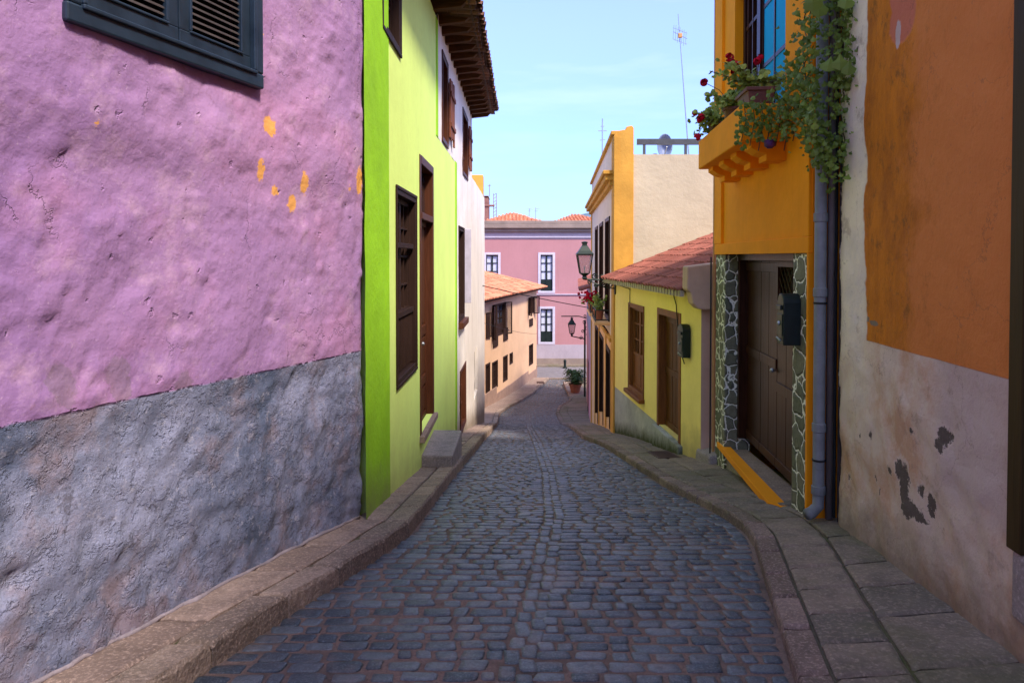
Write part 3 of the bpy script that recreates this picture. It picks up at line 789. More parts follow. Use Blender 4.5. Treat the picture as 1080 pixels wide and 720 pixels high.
for h in hw[:4]:
    sash_window(GRN, wh, h, M['redwood'] if h is not hw[2] else M['dkwood'], cols=1, rows=2, panel=.3, proud=.012)
mb = MB(); GRN.box(mb, hw[2][1] + .03, hw[2][1] + .08, .02, .15, hw[2][2] + .25, hw[2][3] + .02); mb.build('shutter', M['lilac'], wh, bevel=.005)
mb = MB(); GRN.box(mb, hw[2][0] - .05, hw[2][1] + .1, .0, .1, hw[2][2] - .16, hw[2][2] - .04); mb.build('window_sill', M['redwood'], wh, bevel=.008)
for h, (z0, z1) in ((hw[0], (1.9, 2.9)), (hw[1], (2.0, 2.92))):
    mb = MB(); a, b = h[1] + .02, h[1] + .75
    for k in range(5):
        u = a + (b - a) * k / 5; GRN.box(mb, u + .004, u + (b - a) / 5 - .004, .03, .055 + random.uniform(-.004, .004), z0 + random.uniform(-.12, .06), z1 + random.uniform(-.05, .04))
    GRN.box(mb, a, b, .055, .075, z0 + .2, z0 + .27); GRN.box(mb, a, b, .055, .075, z1 - .3, z1 - .23)
    mb.build('shutter', M['rotwood'], wh, bevel=.003)
mb = MB(); GRN.box(mb, hw[4][0], hw[4][1], -.1, -.08, hw[4][2], hw[4][3]); mb.build('vent_opening', M['dkwood'], wh)

# ------------------------------------------------------------------ apricot house at the bend (left, far)
ah = thing('house', 'apricot house with salmon tiled roof and dark open shutters at the bend', 'house', (-1, 38, -7))
aw = []
for x0_, x1_, y0_, y1_ in ((519.5, 532, 321, 353), (557.5, 562.5, 314, 330), (519, 524.6, 382, 409), (530.6, 535, 376, 401), (537.5, 540.5, 373, 383), (558, 562, 364, 384), (512, 516.5, 384, 419)):
    a, b = APR.Y(x0_), APR.Y(x1_); m_ = (a + b) / 2; aw.append((a, b, Z(y1_, m_), Z(y0_, m_)))
mb = MB(); wall_front(mb, APR, 31, 45, -7.9, -1.97, aw, .2); shell(mb, APR, 31, 45, -7.9, -1.97, 9, top=False)
mb.build('wall', M['farorange'], ah)
for i, h in enumerate(aw):
    if i == 6:
        plank_door(APR, ah, h, M['dkwood'], 1, boards=4, handle=False); continue
    sash_window(APR, ah, h, M['dkwood'], cols=2 if h[1] - h[0] > .5 else 1, rows=3, panel=0 if i > 1 else .3, proud=.010)
def slat_shutter(f, parent, p0, p1, z0, z1, ang_dir, mat):
    """an open shutter: a thin panel between two floor points"""
    mb = MB(); a, b = Vector(p0), Vector(p1); d = (b - a).normalized(); n = Vector((-d.y, d.x, 0)) * .02
    def bx(u0, u1, za, zb, k=1):
        A, B = a + d * u0, a + d * u1
        mb.hexa([A - n * k + Vector((0, 0, za)), B - n * k + Vector((0, 0, za)), B + n * k + Vector((0, 0, za)), A + n * k + Vector((0, 0, za)), A - n * k + Vector((0, 0, zb)), B - n * k + Vector((0, 0, zb)), B + n * k + Vector((0, 0, zb)), A + n * k + Vector((0, 0, zb))])
    L = (b - a).length
    bx(0, .06, z0, z1); bx(L - .06, L, z0, z1); bx(.06, L - .06, z0, z0 + .07); bx(.06, L - .06, z1 - .07, z1)
    z = z0 + .1
    while z < z1 - .1: bx(.06, L - .06, z, z + .03, .5); z += .055
    return mb.build('shutter', mat, parent)
for h, ext in ((aw[0], 1), (aw[1], 1)):
    for tt, dd in ((h[0], -1), (h[1], 1)):
        a = APR.p(tt, .03, 0); b = APR.p(tt + dd * .42, .30, 0)
        slat_shutter(APR, ah, a, b, h[2] - .1, h[3] + .05, 0, M['dkwood'])
# shutter wing seen beside the corner of the white house
a = APR.p(APR.Y(512), .04, 0); b = APR.p(APR.Y(516.5), .08, 0); slat_shutter(APR, ah, a, b, Z(357, 33.4), Z(330, 33.4), 0, M['dkwood'])
for (x0_, x1_, y0_, y1_) in ((519.5, 524.5, 353, 366), (530.5, 535, 346, 359), (558, 561.5, 336, 344)):
    mb = MB(); a, b = APR.Y(x0_), APR.Y(x1_); m_ = (a + b) / 2; APR.box(mb, a, b, .0, .05, Z(y1_, m_), Z(y0_, m_)); mb.build('window_apron', M['dkwood'], ah, bevel=.01)
tile_roof(APR, ah, 30, 46.2, .45, -1.93, -4.6, -.35, M['tile'], cols=.26, rows=.42, inset1=5.2)
mb = MB()
mb.poly([APR.p(46.2, .45, -1.94), APR.p(41, -4.6, -.36), APR.p(46.2, -9.2, -1.94)]); mb.poly([APR.p(30, -9.2, -1.94), APR.p(46.2, -9.2, -1.94), APR.p(41, -4.6, -.36), APR.p(30, -4.6, -.36)])
mb.build('roof', M['tile'], ah)
mb = MB(); APR.box(mb, 30, 46.1, -.1, .40, -2.03, -1.97); mb.build('eave_boards', M['dkwoodh'], ah)
mb = MB(); y = 30.5
while y < 45: 
    yy = y + 2.4; APR.box(mb, y, min(yy, 45.02), .002, .04, -8, side_z(y + 1.2) + .55 + .12 * math.sin(y)); y = yy
mb.build('plinth', M['plinth'], ah, bevel=.02)

# ------------------------------------------------------------------ pink building across the foot of the street
pk = thing('house', 'long rose pink two storey building closing the foot of the street', 'house', (5, 50, -7.5))
pw = []
for cxp in (519, 576.5, 634):
    for y0_, y1_ in ((269, 309), (326, 363)):
        xc = U(cxp) * 50; pw.append((xc - .43, xc + .43, Z(y1_, 50), Z(y0_, 50)))
mb = MB(); wall_front(mb, PNK, -14, 28, Z(363.5, 50), Z(252, 50), pw, .2); mb.build('wall', M['pink'], pk)
mb = MB(); shell(mb, PNK, -14, 28, -8, 2.1, 9, off=-.05); mb.build('rear_wall', M['pink'], pk)
mb = MB(); PNK.box(mb, -14, 28, -.1, .03, Z(378, 50), Z(363.5, 50)); PNK.box(mb, -14, 28, -.1, .03, Z(252, 50), Z(245, 50)); mb.build('pale_band', M['pinkpale'], pk)
mb = MB(); PNK.box(mb, -14, 28, -.1, .06, -8.2, Z(378, 50)); mb.build('plinth', M['greyband'], pk)
mb = MB(); PNK.box(mb, -14, 28, -.3, .22, Z(244.8, 50), Z(241, 50)); PNK.box(mb, -14, 28, -.3, .42, Z(240.9, 50), Z(236.5, 50)); PNK.box(mb, -14, 28, -.3, .30, Z(236.4, 50), Z(233, 50)); mb.build('cornice', M['greyband'], pk, bevel=.03)
mb = MB(); PNK.box(mb, -14, 28, .032, .10, Z(250.6, 50), Z(249.8, 50)); PNK.box(mb, -14, 28, .002, .08, Z(310.8, 50), Z(310, 50)); mb.build('string_course', M['lilac'], pk)
for h in pw:
    mb = MB(); frame_bars(mb, PNK, h[0] - .16, h[1] + .16, h[2] - .0, h[3] + .18, .17, -.05, .04, .15); w = mb.build('window', M['lilac'], pk)
    mb = MB(); PNK.box(mb, h[0], h[1], -.19, -.17, h[2], h[3]); mb.build('pane', M['glass'], w)
    mb = MB()
    for (p, q) in ((h[0] + .07, (h[0] + h[1]) / 2 - .06), ((h[0] + h[1]) / 2 + .06, h[1] - .07)):
        for (u, v) in ((.36, .56), (.58, .78), (.80, .97)): 
            H = h[3] - h[2]; PNK.box(mb, p, q, -.168, -.16, h[2] + H * u, h[2] + H * v)
    mb.build('curtain', M['curtain'], w)
    mb = MB(); frame_bars(mb, PNK, h[0], h[1], h[2], h[3], .06, -.16, -.08); PNK.box(mb, (h[0] + h[1]) / 2 - .05, (h[0] + h[1]) / 2 + .05, -.158, -.07, h[2], h[3])
    for u in (.57, .79): PNK.box(mb, h[0], h[1], -.158, -.10, h[2] + (h[3] - h[2]) * u - .02, h[2] + (h[3] - h[2]) * u + .02)
    PNK.box(mb, h[0], h[1], -.158, -.10, h[2], h[2] + (h[3] - h[2]) * .34)
    mb.build('sash', M['iron'], w)
R1 = F(52, 0, 1, True)
def hiproof(name, label, px0, px1, pytop, pybot, Y, run=4):
    f_ = F(Y, 0, 1, True); x0_, x1_ = U(px0) * Y, U(px1) * Y; zb_, zt_ = Z(pybot, Y), Z(pytop, Y)
    e_ = thing('house', label, 'house', ((x0_ + x1_) / 2, Y, zb_ - 6))
    mb = MB(); mb.box(x0_ + .3, x1_ - .3, Y + .3, Y + run * 2 - .3, zb_ - 8, zb_ + .02); mb.build('wall', M['redroof'], e_)
    ins = min((x1_ - x0_) * .45, run)
    tile_roof(f_, e_, x0_, x1_, 0, zb_, -run, zt_, M['tile'], cols=.3, rows=.45, inset0=ins, inset1=ins)
    mb = MB(); mb.poly([(x0_, Y, zb_ - .01), (x0_ + ins, Y + run, zt_ - .01), (x0_, Y + 2 * run, zb_ - .01)]); mb.poly([(x1_, Y, zb_ - .01), (x1_ - ins, Y + run, zt_ - .01), (x1_, Y + 2 * run, zb_ - .01)])
    mb.poly([(x0_, Y + 2 * run, zb_ - .01), (x0_ + ins, Y + run, zt_ - .01), (x1_ - ins, Y + run, zt_ - .01), (x1_, Y + 2 * run, zb_ - .01)])
    mb.build('roof', M['tile'], e_)
    return e_
hiproof('h', 'salmon hipped tile roof rising behind the left of the pink building', 508, 572, 222, 234, 60, 4)
hiproof('h', 'salmon tile roof behind the pink building beside the ochre house', 584, 640, 223, 234, 61, 5)
mb = MB(); tw = thing('house', 'small brick red tower house with rooftop antennas behind the pink building', 'house', (-1.7, 66, -6))
mb.box(U(500) * 66, U(515) * 66, 66, 70, -8, Z(208.5, 66)); mb.box(U(500) * 66, U(521.5) * 66, 65.9, 66.6, Z(216, 66) - .15, Z(216, 66)); mb.box(U(500) * 66, U(515.4) * 66, 65.9, 70.1, Z(207.4, 66), Z(206.6, 66)); mb.build('wall', M['redroof'], tw, bevel=.05)
mb = MB()
for xx in (520.5, 523.5):
    X = U(xx) * 66; mb.tube([(X, 66.3, Z(232, 66)), (X, 66.3, Z(204, 66))], .03, 5)
for k in range(7): zz = Z(206 + k * 3.6, 66); mb.tube([(U(520.5) * 66, 66.3, zz), (U(523.5) * 66, 66.3, zz + .2)], .02, 4)
mb.tube([(U(516) * 66, 66.5, Z(207, 66)), (U(516) * 66, 66.5, Z(194, 66))], .03, 5); mb.tube([(U(514) * 66, 66.5, Z(196, 66)), (U(518) * 66, 66.5, Z(195, 66))], .025, 4)
mb.build('roof_antenna', M['redroof'], tw)
tag_ = []
def antenna(label, base, top, r, bars, mat=M['metal'], group=None):
    mb = MB(); mb.tube([base, top], r, 6); b, tp = Vector(base), Vector(top); d = tp - b
    o_ = thing('antenna', label, 'antenna', base, group)
    mb.build('mast', mat, o_)
    mb = MB()
    for (f_, hl, an) in bars:
        c_ = b + d * f_; v_ = Vector((math.cos(an), math.sin(an) * .5, .12 * math.sin(an * 3))) * hl
        mb.tube([c_ - v_, c_ + v_], r * .6, 4)
    mb.build('crossbar', mat, o_)
    return o_
antenna('short antenna on the salmon roof behind the pink building', (U(558.5) * 60, 63, Z(234, 63)), (U(558.5) * 63, 63, Z(220, 63)), .03, [(.95, .25, 0), (.8, .15, 0)])
antenna('thin bare mast beside the short antenna above the pink building', (U(565) * 63, 63, Z(234, 63)), (U(565) * 63, 63, Z(219, 63)), .03, [(.9, .4, .6), (.75, .2, .2)])

# ------------------------------------------------------------------ ochre and cream house (right, middle)
oh = thing('house', 'ochre and cream house with roof parapet and three tall shaded doors', 'house', (2.3, 20, -5))
uw = [(OCH.Y(643.2), OCH.Y(639), -1.42, .88), (OCH.Y(636.2), OCH.Y(632.8), -1.42, .88), (OCH.Y(630.6), OCH.Y(628.2), -1.42, .88)]
ld = [(OCH.Y(644), OCH.Y(640), -4.75, -2.12), (OCH.Y(636.8), OCH.Y(632.8), -5.1, -2.12), (OCH.Y(631.2), OCH.Y(628.4), -5.5, -2.12)]
ld = [(a, b, side_z(a) - .0, d) for a, b, c, d in ld]
mb = MB(); wall_front(mb, OCH, 15.35, 25.3, -1.75, 1.5, uw, .25); wall_front(mb, OCH, 15.35, 25.3, 1.5, 2.55, []); mb.build('wall', M['cream2'], oh)
mb = MB(); wall_front(mb, OCH, 15.35, 25.3, -7, -1.75, ld, .25); mb.build('lower_wall', M['peach'], oh)
mb = MB(); mb.box(2.5, 9.5, 14.87, 15.1, -5, 2.12)
shell(mb, OCH, 15.1, 25.3, -7, 2.1, 7, top=True, off=-.02); mb.build('side_wall', M['cream'], oh)
# pilaster at the corner, parapet shape, cornice
mb = MB()
x0_ = OCH.p(14.85, .03, 0).x
prof = [(x0_, -5.5), (x0_, 2.50), (x0_ + .12, 2.60), (x0_ + .24, 2.62), (x0_ + .26, 2.68), (x0_ + .37, 2.70), (x0_ + .41, 2.66), (x0_ + .41, -5.5)]
A = [mb.vert((x, 14.80, z)) for x, z in prof]; B = [mb.vert((x + .03, 15.36, z)) for x, z in prof]
mb.face(*A); mb.face(*reversed(B))
for i in range(len(A)): j = (i + 1) % len(A); mb.face(A[i], A[j], B[j], B[i])
mb.build('corner_pilaster', M['ochre'], oh, bevel=.012)
mb = MB(); OCH.box(mb, 15.0, 25.45, -.05, .10, 1.50, 1.60); OCH.box(mb, 14.95, 25.5, -.05, .19, 1.60, 1.72); OCH.box(mb, 14.9, 25.5, -.05, .24, 1.72, 1.80)
OCH.box(mb, 15.0, 25.35, -.25, .07, 2.55, 2.63); OCH.box(mb, 25.0, 25.32, -.02, .03, -7, 1.5); OCH.box(mb, 15.36, 25.0, -.02, .07, -1.83, -1.74); mb.build('cornice', M['ochre'], oh, bevel=.012)
for a in (.0,):
    mb = MB()
    for h in ld:
        m2 = MB(); OCH.box(m2, h[1] + .02, h[1] + .28, -.02, .025, side_z(h[1]) - .3, -1.9); m2.build('door_pilaster', M['ochre'], oh, bevel=.008)
    OCH.box(mb, 15.38, 15.62, -.02, .025, -5, -1.9); mb.build('door_pilaster', M['ochre'], oh, bevel=.008)
for h in uw: sash_window(OCH, oh, h, M['doorwood'], cols=1, rows=3, panel=.3, proud=.02, deep=.18)
for h in ld: plank_door(OCH, oh, h, M['dkwood'], 2, boards=3, handle=False, deep=.18)
mb = MB()
for h in uw[:2]:
    OCH.box(mb, h[0] - .15, h[1] + .1, .0, .36, h[2] - .12, h[2] - .05)
mb.build('window_ledge', M['peach'], oh, bevel=.01)
mb = MB()
for h in uw[:2]:
    a, b = h[0] - .12, h[1] + .07
    for zz in (.0, .22): mb.tube([OCH.p(a, .02, h[2] + zz), OCH.p(a, .32, h[2] + zz), OCH.p(b, .32, h[2] + zz), OCH.p(b, .02, h[2] + zz)], .012, 5)
    for k in range(8): tt_ = a + (b - a) * k / 7; mb.tube([OCH.p(tt_, .32, h[2] - .05), OCH.p(tt_, .32, h[2] + .22)], .008, 4)
    for k in range(3):
        tt_ = a + (b - a) * (k + .5) / 3
        mb.tube([OCH.p(tt_, .02 + .26 * (1 - math.cos(q * .45)) * .5, h[2] - .35 + .28 * math.sin(q * .225)) for q in range(8)], .012, 5)
mb.build('railing', M['iron'], oh)
# roof railing, dish
mb = MB(); mb.box(2.60, 6.5, 14.93, 14.99, 2.33, 2.45)
for px in (679, 722.5, 766): X = U(px) * 14.96; mb.box(X - .025, X + .025, 14.935, 14.985, 2.10, 2.34)
mb.build('roof_railing', M['rail'], oh)
dd = thing('satellite_dish', 'pale satellite dish standing behind the railing of the cream wall', 'satellite dish', (U(700) * 16, 16, 2.1))
mb = MB(); cc = Vector((U(700) * 16, 16, Z(155, 16)))
rings = []
for j in range(6):
    r_ = .27 * j / 5; rings.append([mb.vert(cc + Vector((r_ * .62 * math.cos(a), .16 * (j / 5) ** 2 * -1 + .08, r_ * math.sin(a)))) for a in [2 * math.pi * k / 20 for k in range(20)]])
for r_, q in zip(rings, rings[1:]):
    for k in range(20): mb.face(r_[k], r_[(k + 1) % 20], q[(k + 1) % 20], q[k])
for r_, q in zip(rings[-1:], rings[-1:]):
    back = [mb.vert(Vector(mb.v[i]) + Vector((0, .02, 0))) for i in r_]; 
    for k in range(20): mb.face(r_[k], r_[(k + 1) % 20], back[(k + 1) % 20], back[k])
mb.build('reflector', M['dish'], dd, smooth=True)
mb = MB(); mb.tube([cc + Vector((0, .1, 0)), (cc.x, 16.12, 2.1)], .02); mb.tube([cc + Vector((0, .06, -.25)), cc + Vector((0, -.28, -.05))], .01); mb.build('bracket', M['metal'], dd)
b_ = Vector((U(727) * 17, 17, Z(150, 17))); b_.z = 2.1; t_ = Vector((U(714) * 17, 17, Z(17, 17)))
an = thing('antenna', 'tall leaning television aerial on the roof behind the railing', 'antenna', b_)
mb = MB(); mb.tube([b_, t_], [.018, .010], 6); mb.build('mast', M['metal'], an)
mb = MB(); c0 = b_ + (t_ - b_) * .86
mb.tube([c0 + Vector((-.22, -.3, .0)), c0 + Vector((.24, .3, .02))], .008, 4)
for k in range(7):
    c_ = c0 + Vector((-.20, -.28, 0)) + Vector((.42, .56, .02)) * k / 6; mb.tube([c_ - Vector((.02, 0, .16 + .02 * (k % 3))), c_ + Vector((.0, 0, .16 + .02 * (k % 2)))], .005, 4)
for zz in (-.14, .12): mb.tube([c0 + Vector((-.2, -.2, zz)), c0 + Vector((.22, .2, zz))], .006, 4)
mb.build('aerial_elements', M['metal'], an)
mb = MB(); mb.box(c0.x - .05, c0.x + .05, c0.y - .05, c0.y + .03, c0.z - .05, c0.z + .05); mb.build('junction_box', M['conduit'], an, bevel=.01)
antenna('thin straight antenna mast rising behind the ochre parapet', (U(635) * 24, 24, 2.1), (U(635) * 24, 24, Z(126, 24)), .022, [(.84, .14, 0), (.72, .10, .5), (.9, .06, 0)])
mb = MB(); mb.box(U(688) * 16, U(691) * 16 + .05, 16, 16.2, 2.1, 2.3); o = mb.build('chimney_pot', M['terracotta'], oh, bevel=.03)

# ------------------------------------------------------------------ pink little house after it
F2 = F(.533, .09, -1)
lh = thing('house', 'small faded pink house with tiled ledge past the ochre house on the right', 'house', (3.2, 30, -6))
mb = MB(); wall_front(mb, F2, 25.4, 37, -7.8, -3.2, [(31, 32.2, -7, -4.6)], .15); shell(mb, F2, 25.4, 37, -7.8, -1.25, 5, top=True, off=-.01); mb.build('wall', M['pinklow'], lh)
mb = MB(); wall_front(mb, F2, 25.4, 37, -3.2, -1.25); mb.build('upper_wall', M['pinkpale'], lh)
plank_door(F2, lh, (31, 32.2, -7, -4.6), M['dkwood'], 1, boards=4, handle=False)
tile_roof(F2, lh, 25.5, 37.2, .38, -1.22, -2.5, -.2, M['oldtile'], cols=.26, rows=.4)

# ------------------------------------------------------------------ yellow house
yh = thing('house', 'low yellow house with pinkish tiled roof, brown door and window', 'house', (2.4, 12, -3.2))
yw = (12.42, 13.5, -2.44, -.9); yd = (10.3, 11.5, -2.70, -.84)
mb = MB(); dsp = lambda a, z: .008 * mn.noise(Vector((a * 1.4, z * 1.4, 3))) + .003 * mn.noise(Vector((a * 6, z * 6, 3)))
wall_front(mb, YEL, 9.4, 14.84, -2.68, -.46, [yw, (yd[0], yd[1], yd[2] + .02, yd[3])], .16)
wall_front(mb, YEL, 9.4, 10.25, -3.3, -2.68); mb.build('wall', M['yellow'], yh)
t = NT('grey dado with moss'); xyz = t.sep(t.world()); c = t.mix(t.rng(t.noise(2, 5, .6), .3, .7), (.30, .30, .31), (.48, .48, .47))
gl = t.math('SUBTRACT', xyz[2], t.rng(xyz[1], 10.3, 14.9, -2.80, -3.60)); gl = t.math('ADD', gl, t.math('MULTIPLY', t.noise(7, 5, .7, t.vmul(t.co, (1, 1, .5))), -.34))
c = t.mix(t.rng(gl, -.18, .05, 1, 0), c, (.055, .065, .025)); M['dado'] = t.fin(c, .9, t.bump(t.noise(12, 6), .5, .02), .2)
mb = MB(); wall_front(mb, YEL, 10.25, 14.84, -4.3, -2.68); mb.build('dado', M['dado'], yh)
mb = MB()
mb.poly([YEL.p(9.4, 0, -3.3), (8, 9.4, -3.3), (8, 9.4, 1.7), (6.5, 9.4, 1.35), (4.2, 9.4, .42), YEL.p(9.4, 0, -.46)])
mb.poly([(8, 9.4, -4), (8, 14.84, -4), (8, 14.84, 1.6), (8, 9.4, 1.6)]); mb.build('gable_wall', M['brownpink'], yh)
sash_window(YEL, yh, yw, M['orangewood'], cols=2, rows=3, panel=.4, proud=.012)
mb = MB(); YEL.box(mb, yw[0] - .08, yw[1] + .06, -.05, .10, yw[2] - .1, yw[2] - .03); mb.build('window_sill', M['orangewood'], yh, bevel=.01)
plank_door(YEL, yh, yd, M['orangewood'], 2, boards=3, proud=.012, deep=.14, lm=M['orangewood2'], handle=False)
mb = MB(); YEL.box(mb, yd[0] - .12, yd[1] + .1, -.1, .07, -3.2, yd[2] - .002); mb.build('threshold', M['dado'], yh, bevel=.012)
tile_roof(YEL, yh, 9.46, 14.84, .24, -.44, -4.6, 1.45, M['oldtile'], cols=.15, rows=.30, stp=.6)
mb = MB(); YEL.box(mb, 9.42, 14.84, -.02, .14, -.53, -.47); mb.build('eave_moulding', M['yellow'], yh, bevel=.01)
y = 9.5
while y < 14.8:
    mb = MB()
    YEL.box(mb, y, y + .075, .20, .262, -.525, -.44); y += .15; mb.build('eave_dentil', M['cream'], yh)
mb = MB(); prof = [(2.27, -.12), (2.27, -.44), (2.31, -.50), (2.33, -.60), (2.40, -.66), (2.50, -.67), (2.50, -3.2), (3.4, -3.2), (3.4, .02)]
A = [mb.vert((x, 9.16, z)) for x, z in prof]; B = [mb.vert((x, 9.44, z)) for x, z in prof]
# solid parapet end with a rounded corbel, butt against the gable
import itertools
mb = MB(); prof = [(2.255, -.12), (2.25, -.42), (2.30, -.46), (2.33, -.60), (2.40, -.67), (2.49, -.685), (2.60, -.68), (3.4, -.68), (3.4, .02)]
A = [mb.vert((x, 9.22, z)) for x, z in prof]; B = [mb.vert((x - .005, 9.46, z)) for x, z in prof]
mb.face(*A); mb.face(*reversed(B))
for i in range(len(A)): j = (i + 1) % len(A); mb.face(A[i], A[j], B[j], B[i])
mb.build('parapet_corbel', M['brownpink'], yh, bevel=.02)
mb = MB(); mb.hexa([jit(p, .01) for p in [(2.46, 8.95, -2.9), (2.8, 8.95, -2.9), (2.8, 9.5, -2.9), (2.42, 9.5, -2.9), (2.48, 8.98, -2.50), (2.8, 8.98, -2.44), (2.8, 9.5, -2.48), (2.44, 9.5, -2.54)]])
o = mb.build('corner_stone', M['stepstone'], bevel=.03); tag(o, 'grey stone block at the foot of the wall between yellow and orange house', 'stone block')

def mailbox(label, f, tt, zc, w, h, d):
    base = f.p(tt, 0, zc - h / 2); o_ = thing('mailbox', label, 'mailbox', base)
    mb = MB(); n = 8; prof = [(-w / 2, 0), (-w / 2, h * .82)] + [(-w / 2 * math.cos(math.pi * k / n), h * .82 + h * .18 * math.sin(math.pi * k / n)) for k in range(1, n)] + [(w / 2, h * .82), (w / 2, 0)]
    A = [mb.vert(f.p(tt + a, .01, zc - h / 2 + b)) for a, b in prof]; B = [mb.vert(f.p(tt + a, d, zc - h / 2 + b)) for a, b in prof]
    mb.face(*A); mb.face(*reversed(B))
    for i in range(len(A)): j = (i + 1) % len(A); mb.face(A[i], A[j], B[j], B[i])
    mb.build('body', M['iron'], o_, bevel=.008)
    mb = MB(); f.box(mb, tt - w * .42, tt + w * .42, d, d + .008, zc - h * .32, zc + h * .1); mb.build('door', M['iron'], o_, bevel=.004)
    mb = MB(); f.box(mb, tt - w * .38, tt + w * .38, d, d + .02, zc + h * .18, zc + h * .27); mb.build('slot_flap', M['iron'], o_, bevel=.005)
    mb = MB(); q = f.p(tt, d + .012, zc - h * .08); mb.ball(q, .018, 8, 5); mb.tube([f.p(tt - w * .3, d + .01, zc - h * .42), f.p(tt, d + .03, zc - h * .36), f.p(tt + w * .3, d + .01, zc - h * .42)], .008, 5); mb.build('ornament', M['metal'], o_)
    return o_
mailbox('dark green mailbox on the yellow wall beside the brown door', YEL, 9.93, Z(359, 9.93), .24, .46, .12)

# ------------------------------------------------------------------ orange house
og = thing('house', 'orange house with flower balcony, stone door pillars and wide brown door', 'house', (2.5, 7.3, -2.3))
ow = (6.3, 8.2, 1.40, 3.0)
mb = MB(); wall_front(mb, ORG, 5.56, 9.11, .035, 5.2, [ow], .15); shell(mb, ORG, 5.56, 9.11, -3, 5.2, 6, off=-.001)
mb.poly([ORG.p(5.56, 0, .035), ORG.p(9.11, 0, .035), ORG.p(9.11, -.45, .035), ORG.p(5.56, -.45, .035)]); mb.build('wall', M['orange'], og)
mb = MB(); ORG.box(mb, 8.72, 9.115, -.01, .035, .16, 5.2); ORG.box(mb, 5.57, 9.115, -.01, .03, .03, .16); ORG.box(mb, 5.57, 5.72, -.01, .03, .16, 5.2); mb.build('border_band', M['orange'], og, bevel=.006)
mb = MB(); ORG.box(mb, 5.562, 5.60, -.30, .03, -3, .03); mb.build('wall_edge', M['orange'], og)
for a, b, sub in ((5.602, 6.0, 'near'), (8.58, 9.10, 'far')):
    mb = MB(); ORG.box(mb, a, b, -.30, .012, -3, .03); mb.build('stone_pillar', M['facing'], og, bevel=.012)
plank_door(ORG, og, (6.0, 8.58, -2.16, .03), M['doorwood'], 4, proud=-.14, deep=.26, lattice=(0, 1), boards=2, name='door')
mb = MB(); P = ORG.p
zf_, zn_ = -2.30, -2.13
mb.hexa([P(5.98, .0, zn_ - .07), P(8.9, -.08, zf_ - .07), P(8.9, .03, zf_ - .07), P(6.2, .15, zn_ - .07), P(5.98, .0, zn_), P(8.9, -.08, zf_), P(8.9, .03, zf_), P(6.2, .15, zn_)])
mb.build('door_ledge', M['orange'], og, bevel=.006)
mb = MB(); mb.hexa([P(5.6, -.26, -2.9), P(8.9, -.26, -3.2), P(8.9, -.02, -3.2), P(6.0, -.02, -2.9), P(5.6, -.26, zn_ - .052), P(8.9, -.26, zf_ - .072), P(8.9, -.02, zf_ - .072), P(6.0, -.02, zn_ - .052)]); mb.build('ledge_base', M['stepstone'], og)
mb = MB(); mb.hexa([P(5.98, -.26, zn_ - .05), P(8.6, -.26, zf_ - .05), P(8.6, -.07, zf_ - .05), P(6.0, .0, zn_ - .05), P(5.98, -.26, zn_ - .01), P(8.6, -.26, zf_ - .01), P(8.6, -.075, zf_ - .01), P(6.0, -.005, zn_ - .01)]); mb.build('threshold', M['slabl'], og)
# window above the balcony
mb = MB(); frame_bars(mb, ORG, ow[0], ow[1], ow[2], ow[3], .07, -.15, -.09); w = mb.build('window', M['doorwood'], og, bevel=.006)
mb = MB(); ORG.box(mb, ow[0], ow[1], -.22, -.20, ow[2], ow[3]); mb.build('pane', M['glass'], w)
mb = MB(); ORG.box(mb, 6.62, 7.40, -.125, -.112, ow[2], ow[3]); mb.build('sky_reflection', M['skyblue'], w)  # sky reflected in the panes, put in as a flat blue sheet
mb = MB()
for tt in (6.60, 7.00, 7.41, 7.62, 7.82, 8.02): ORG.box(mb, tt - .015, tt + .015, -.15, -.100, ow[2], ow[3])
for zz in (1.95, 2.55): ORG.box(mb, ow[0], ow[1], -.148, -.104, zz - .02, zz + .02)
ORG.box(mb, 7.44, 7.56, -.15, -.08, ow[2], ow[3]); mb.build('glazing_bars', M['doorwood'], w)
# balcony shelf with brackets
bl = MB(); ORG.box(bl, 6.17, 8.2, .0, .40, 1.0, 1.32); b_ = bl.build('balcony', M['orange'], og, bevel=.012)
for y_ in (6.25, 6.8, 7.35, 7.9):
    mb = MB(); pr = [(0, 1.0), (.30, 1.0), (.30, .955), (.24, .915), (.17, .895), (.17, .84), (0, .84)]
    A = [mb.vert(ORG.p(y_, a, z)) for a, z in pr]; B = [mb.vert(ORG.p(y_ + .24, a, z)) for a, z in pr]; mb.face(*A); mb.face(*reversed(B))
    for i in range(len(A)): j = (i + 1) % len(A); mb.face(A[i], A[j], B[j], B[i])
    mb.build('bracket', M['orange'], b_, bevel=.004)
mailbox('black ornate mailbox fixed on the stone pillar beside the wide brown door', ORG, 5.87, Z(336, 5.9), .17, .42, .15)
mb = MB(); q = ORG.p(9.17, .02, 0); mb.tube([(q.x, q.y, -2.7), (q.x, q.y, 5.2)], .018, 6); mb.build('conduit', M['conduit'], og)
mb = MB(); q = ORG.p(9.12, .05, 0); mb.tube([(q.x - .02, q.y, -2.7), (q.x - .02, q.y, .0)], .01, 6); o = mb.build('conduit', M['cable'], og)

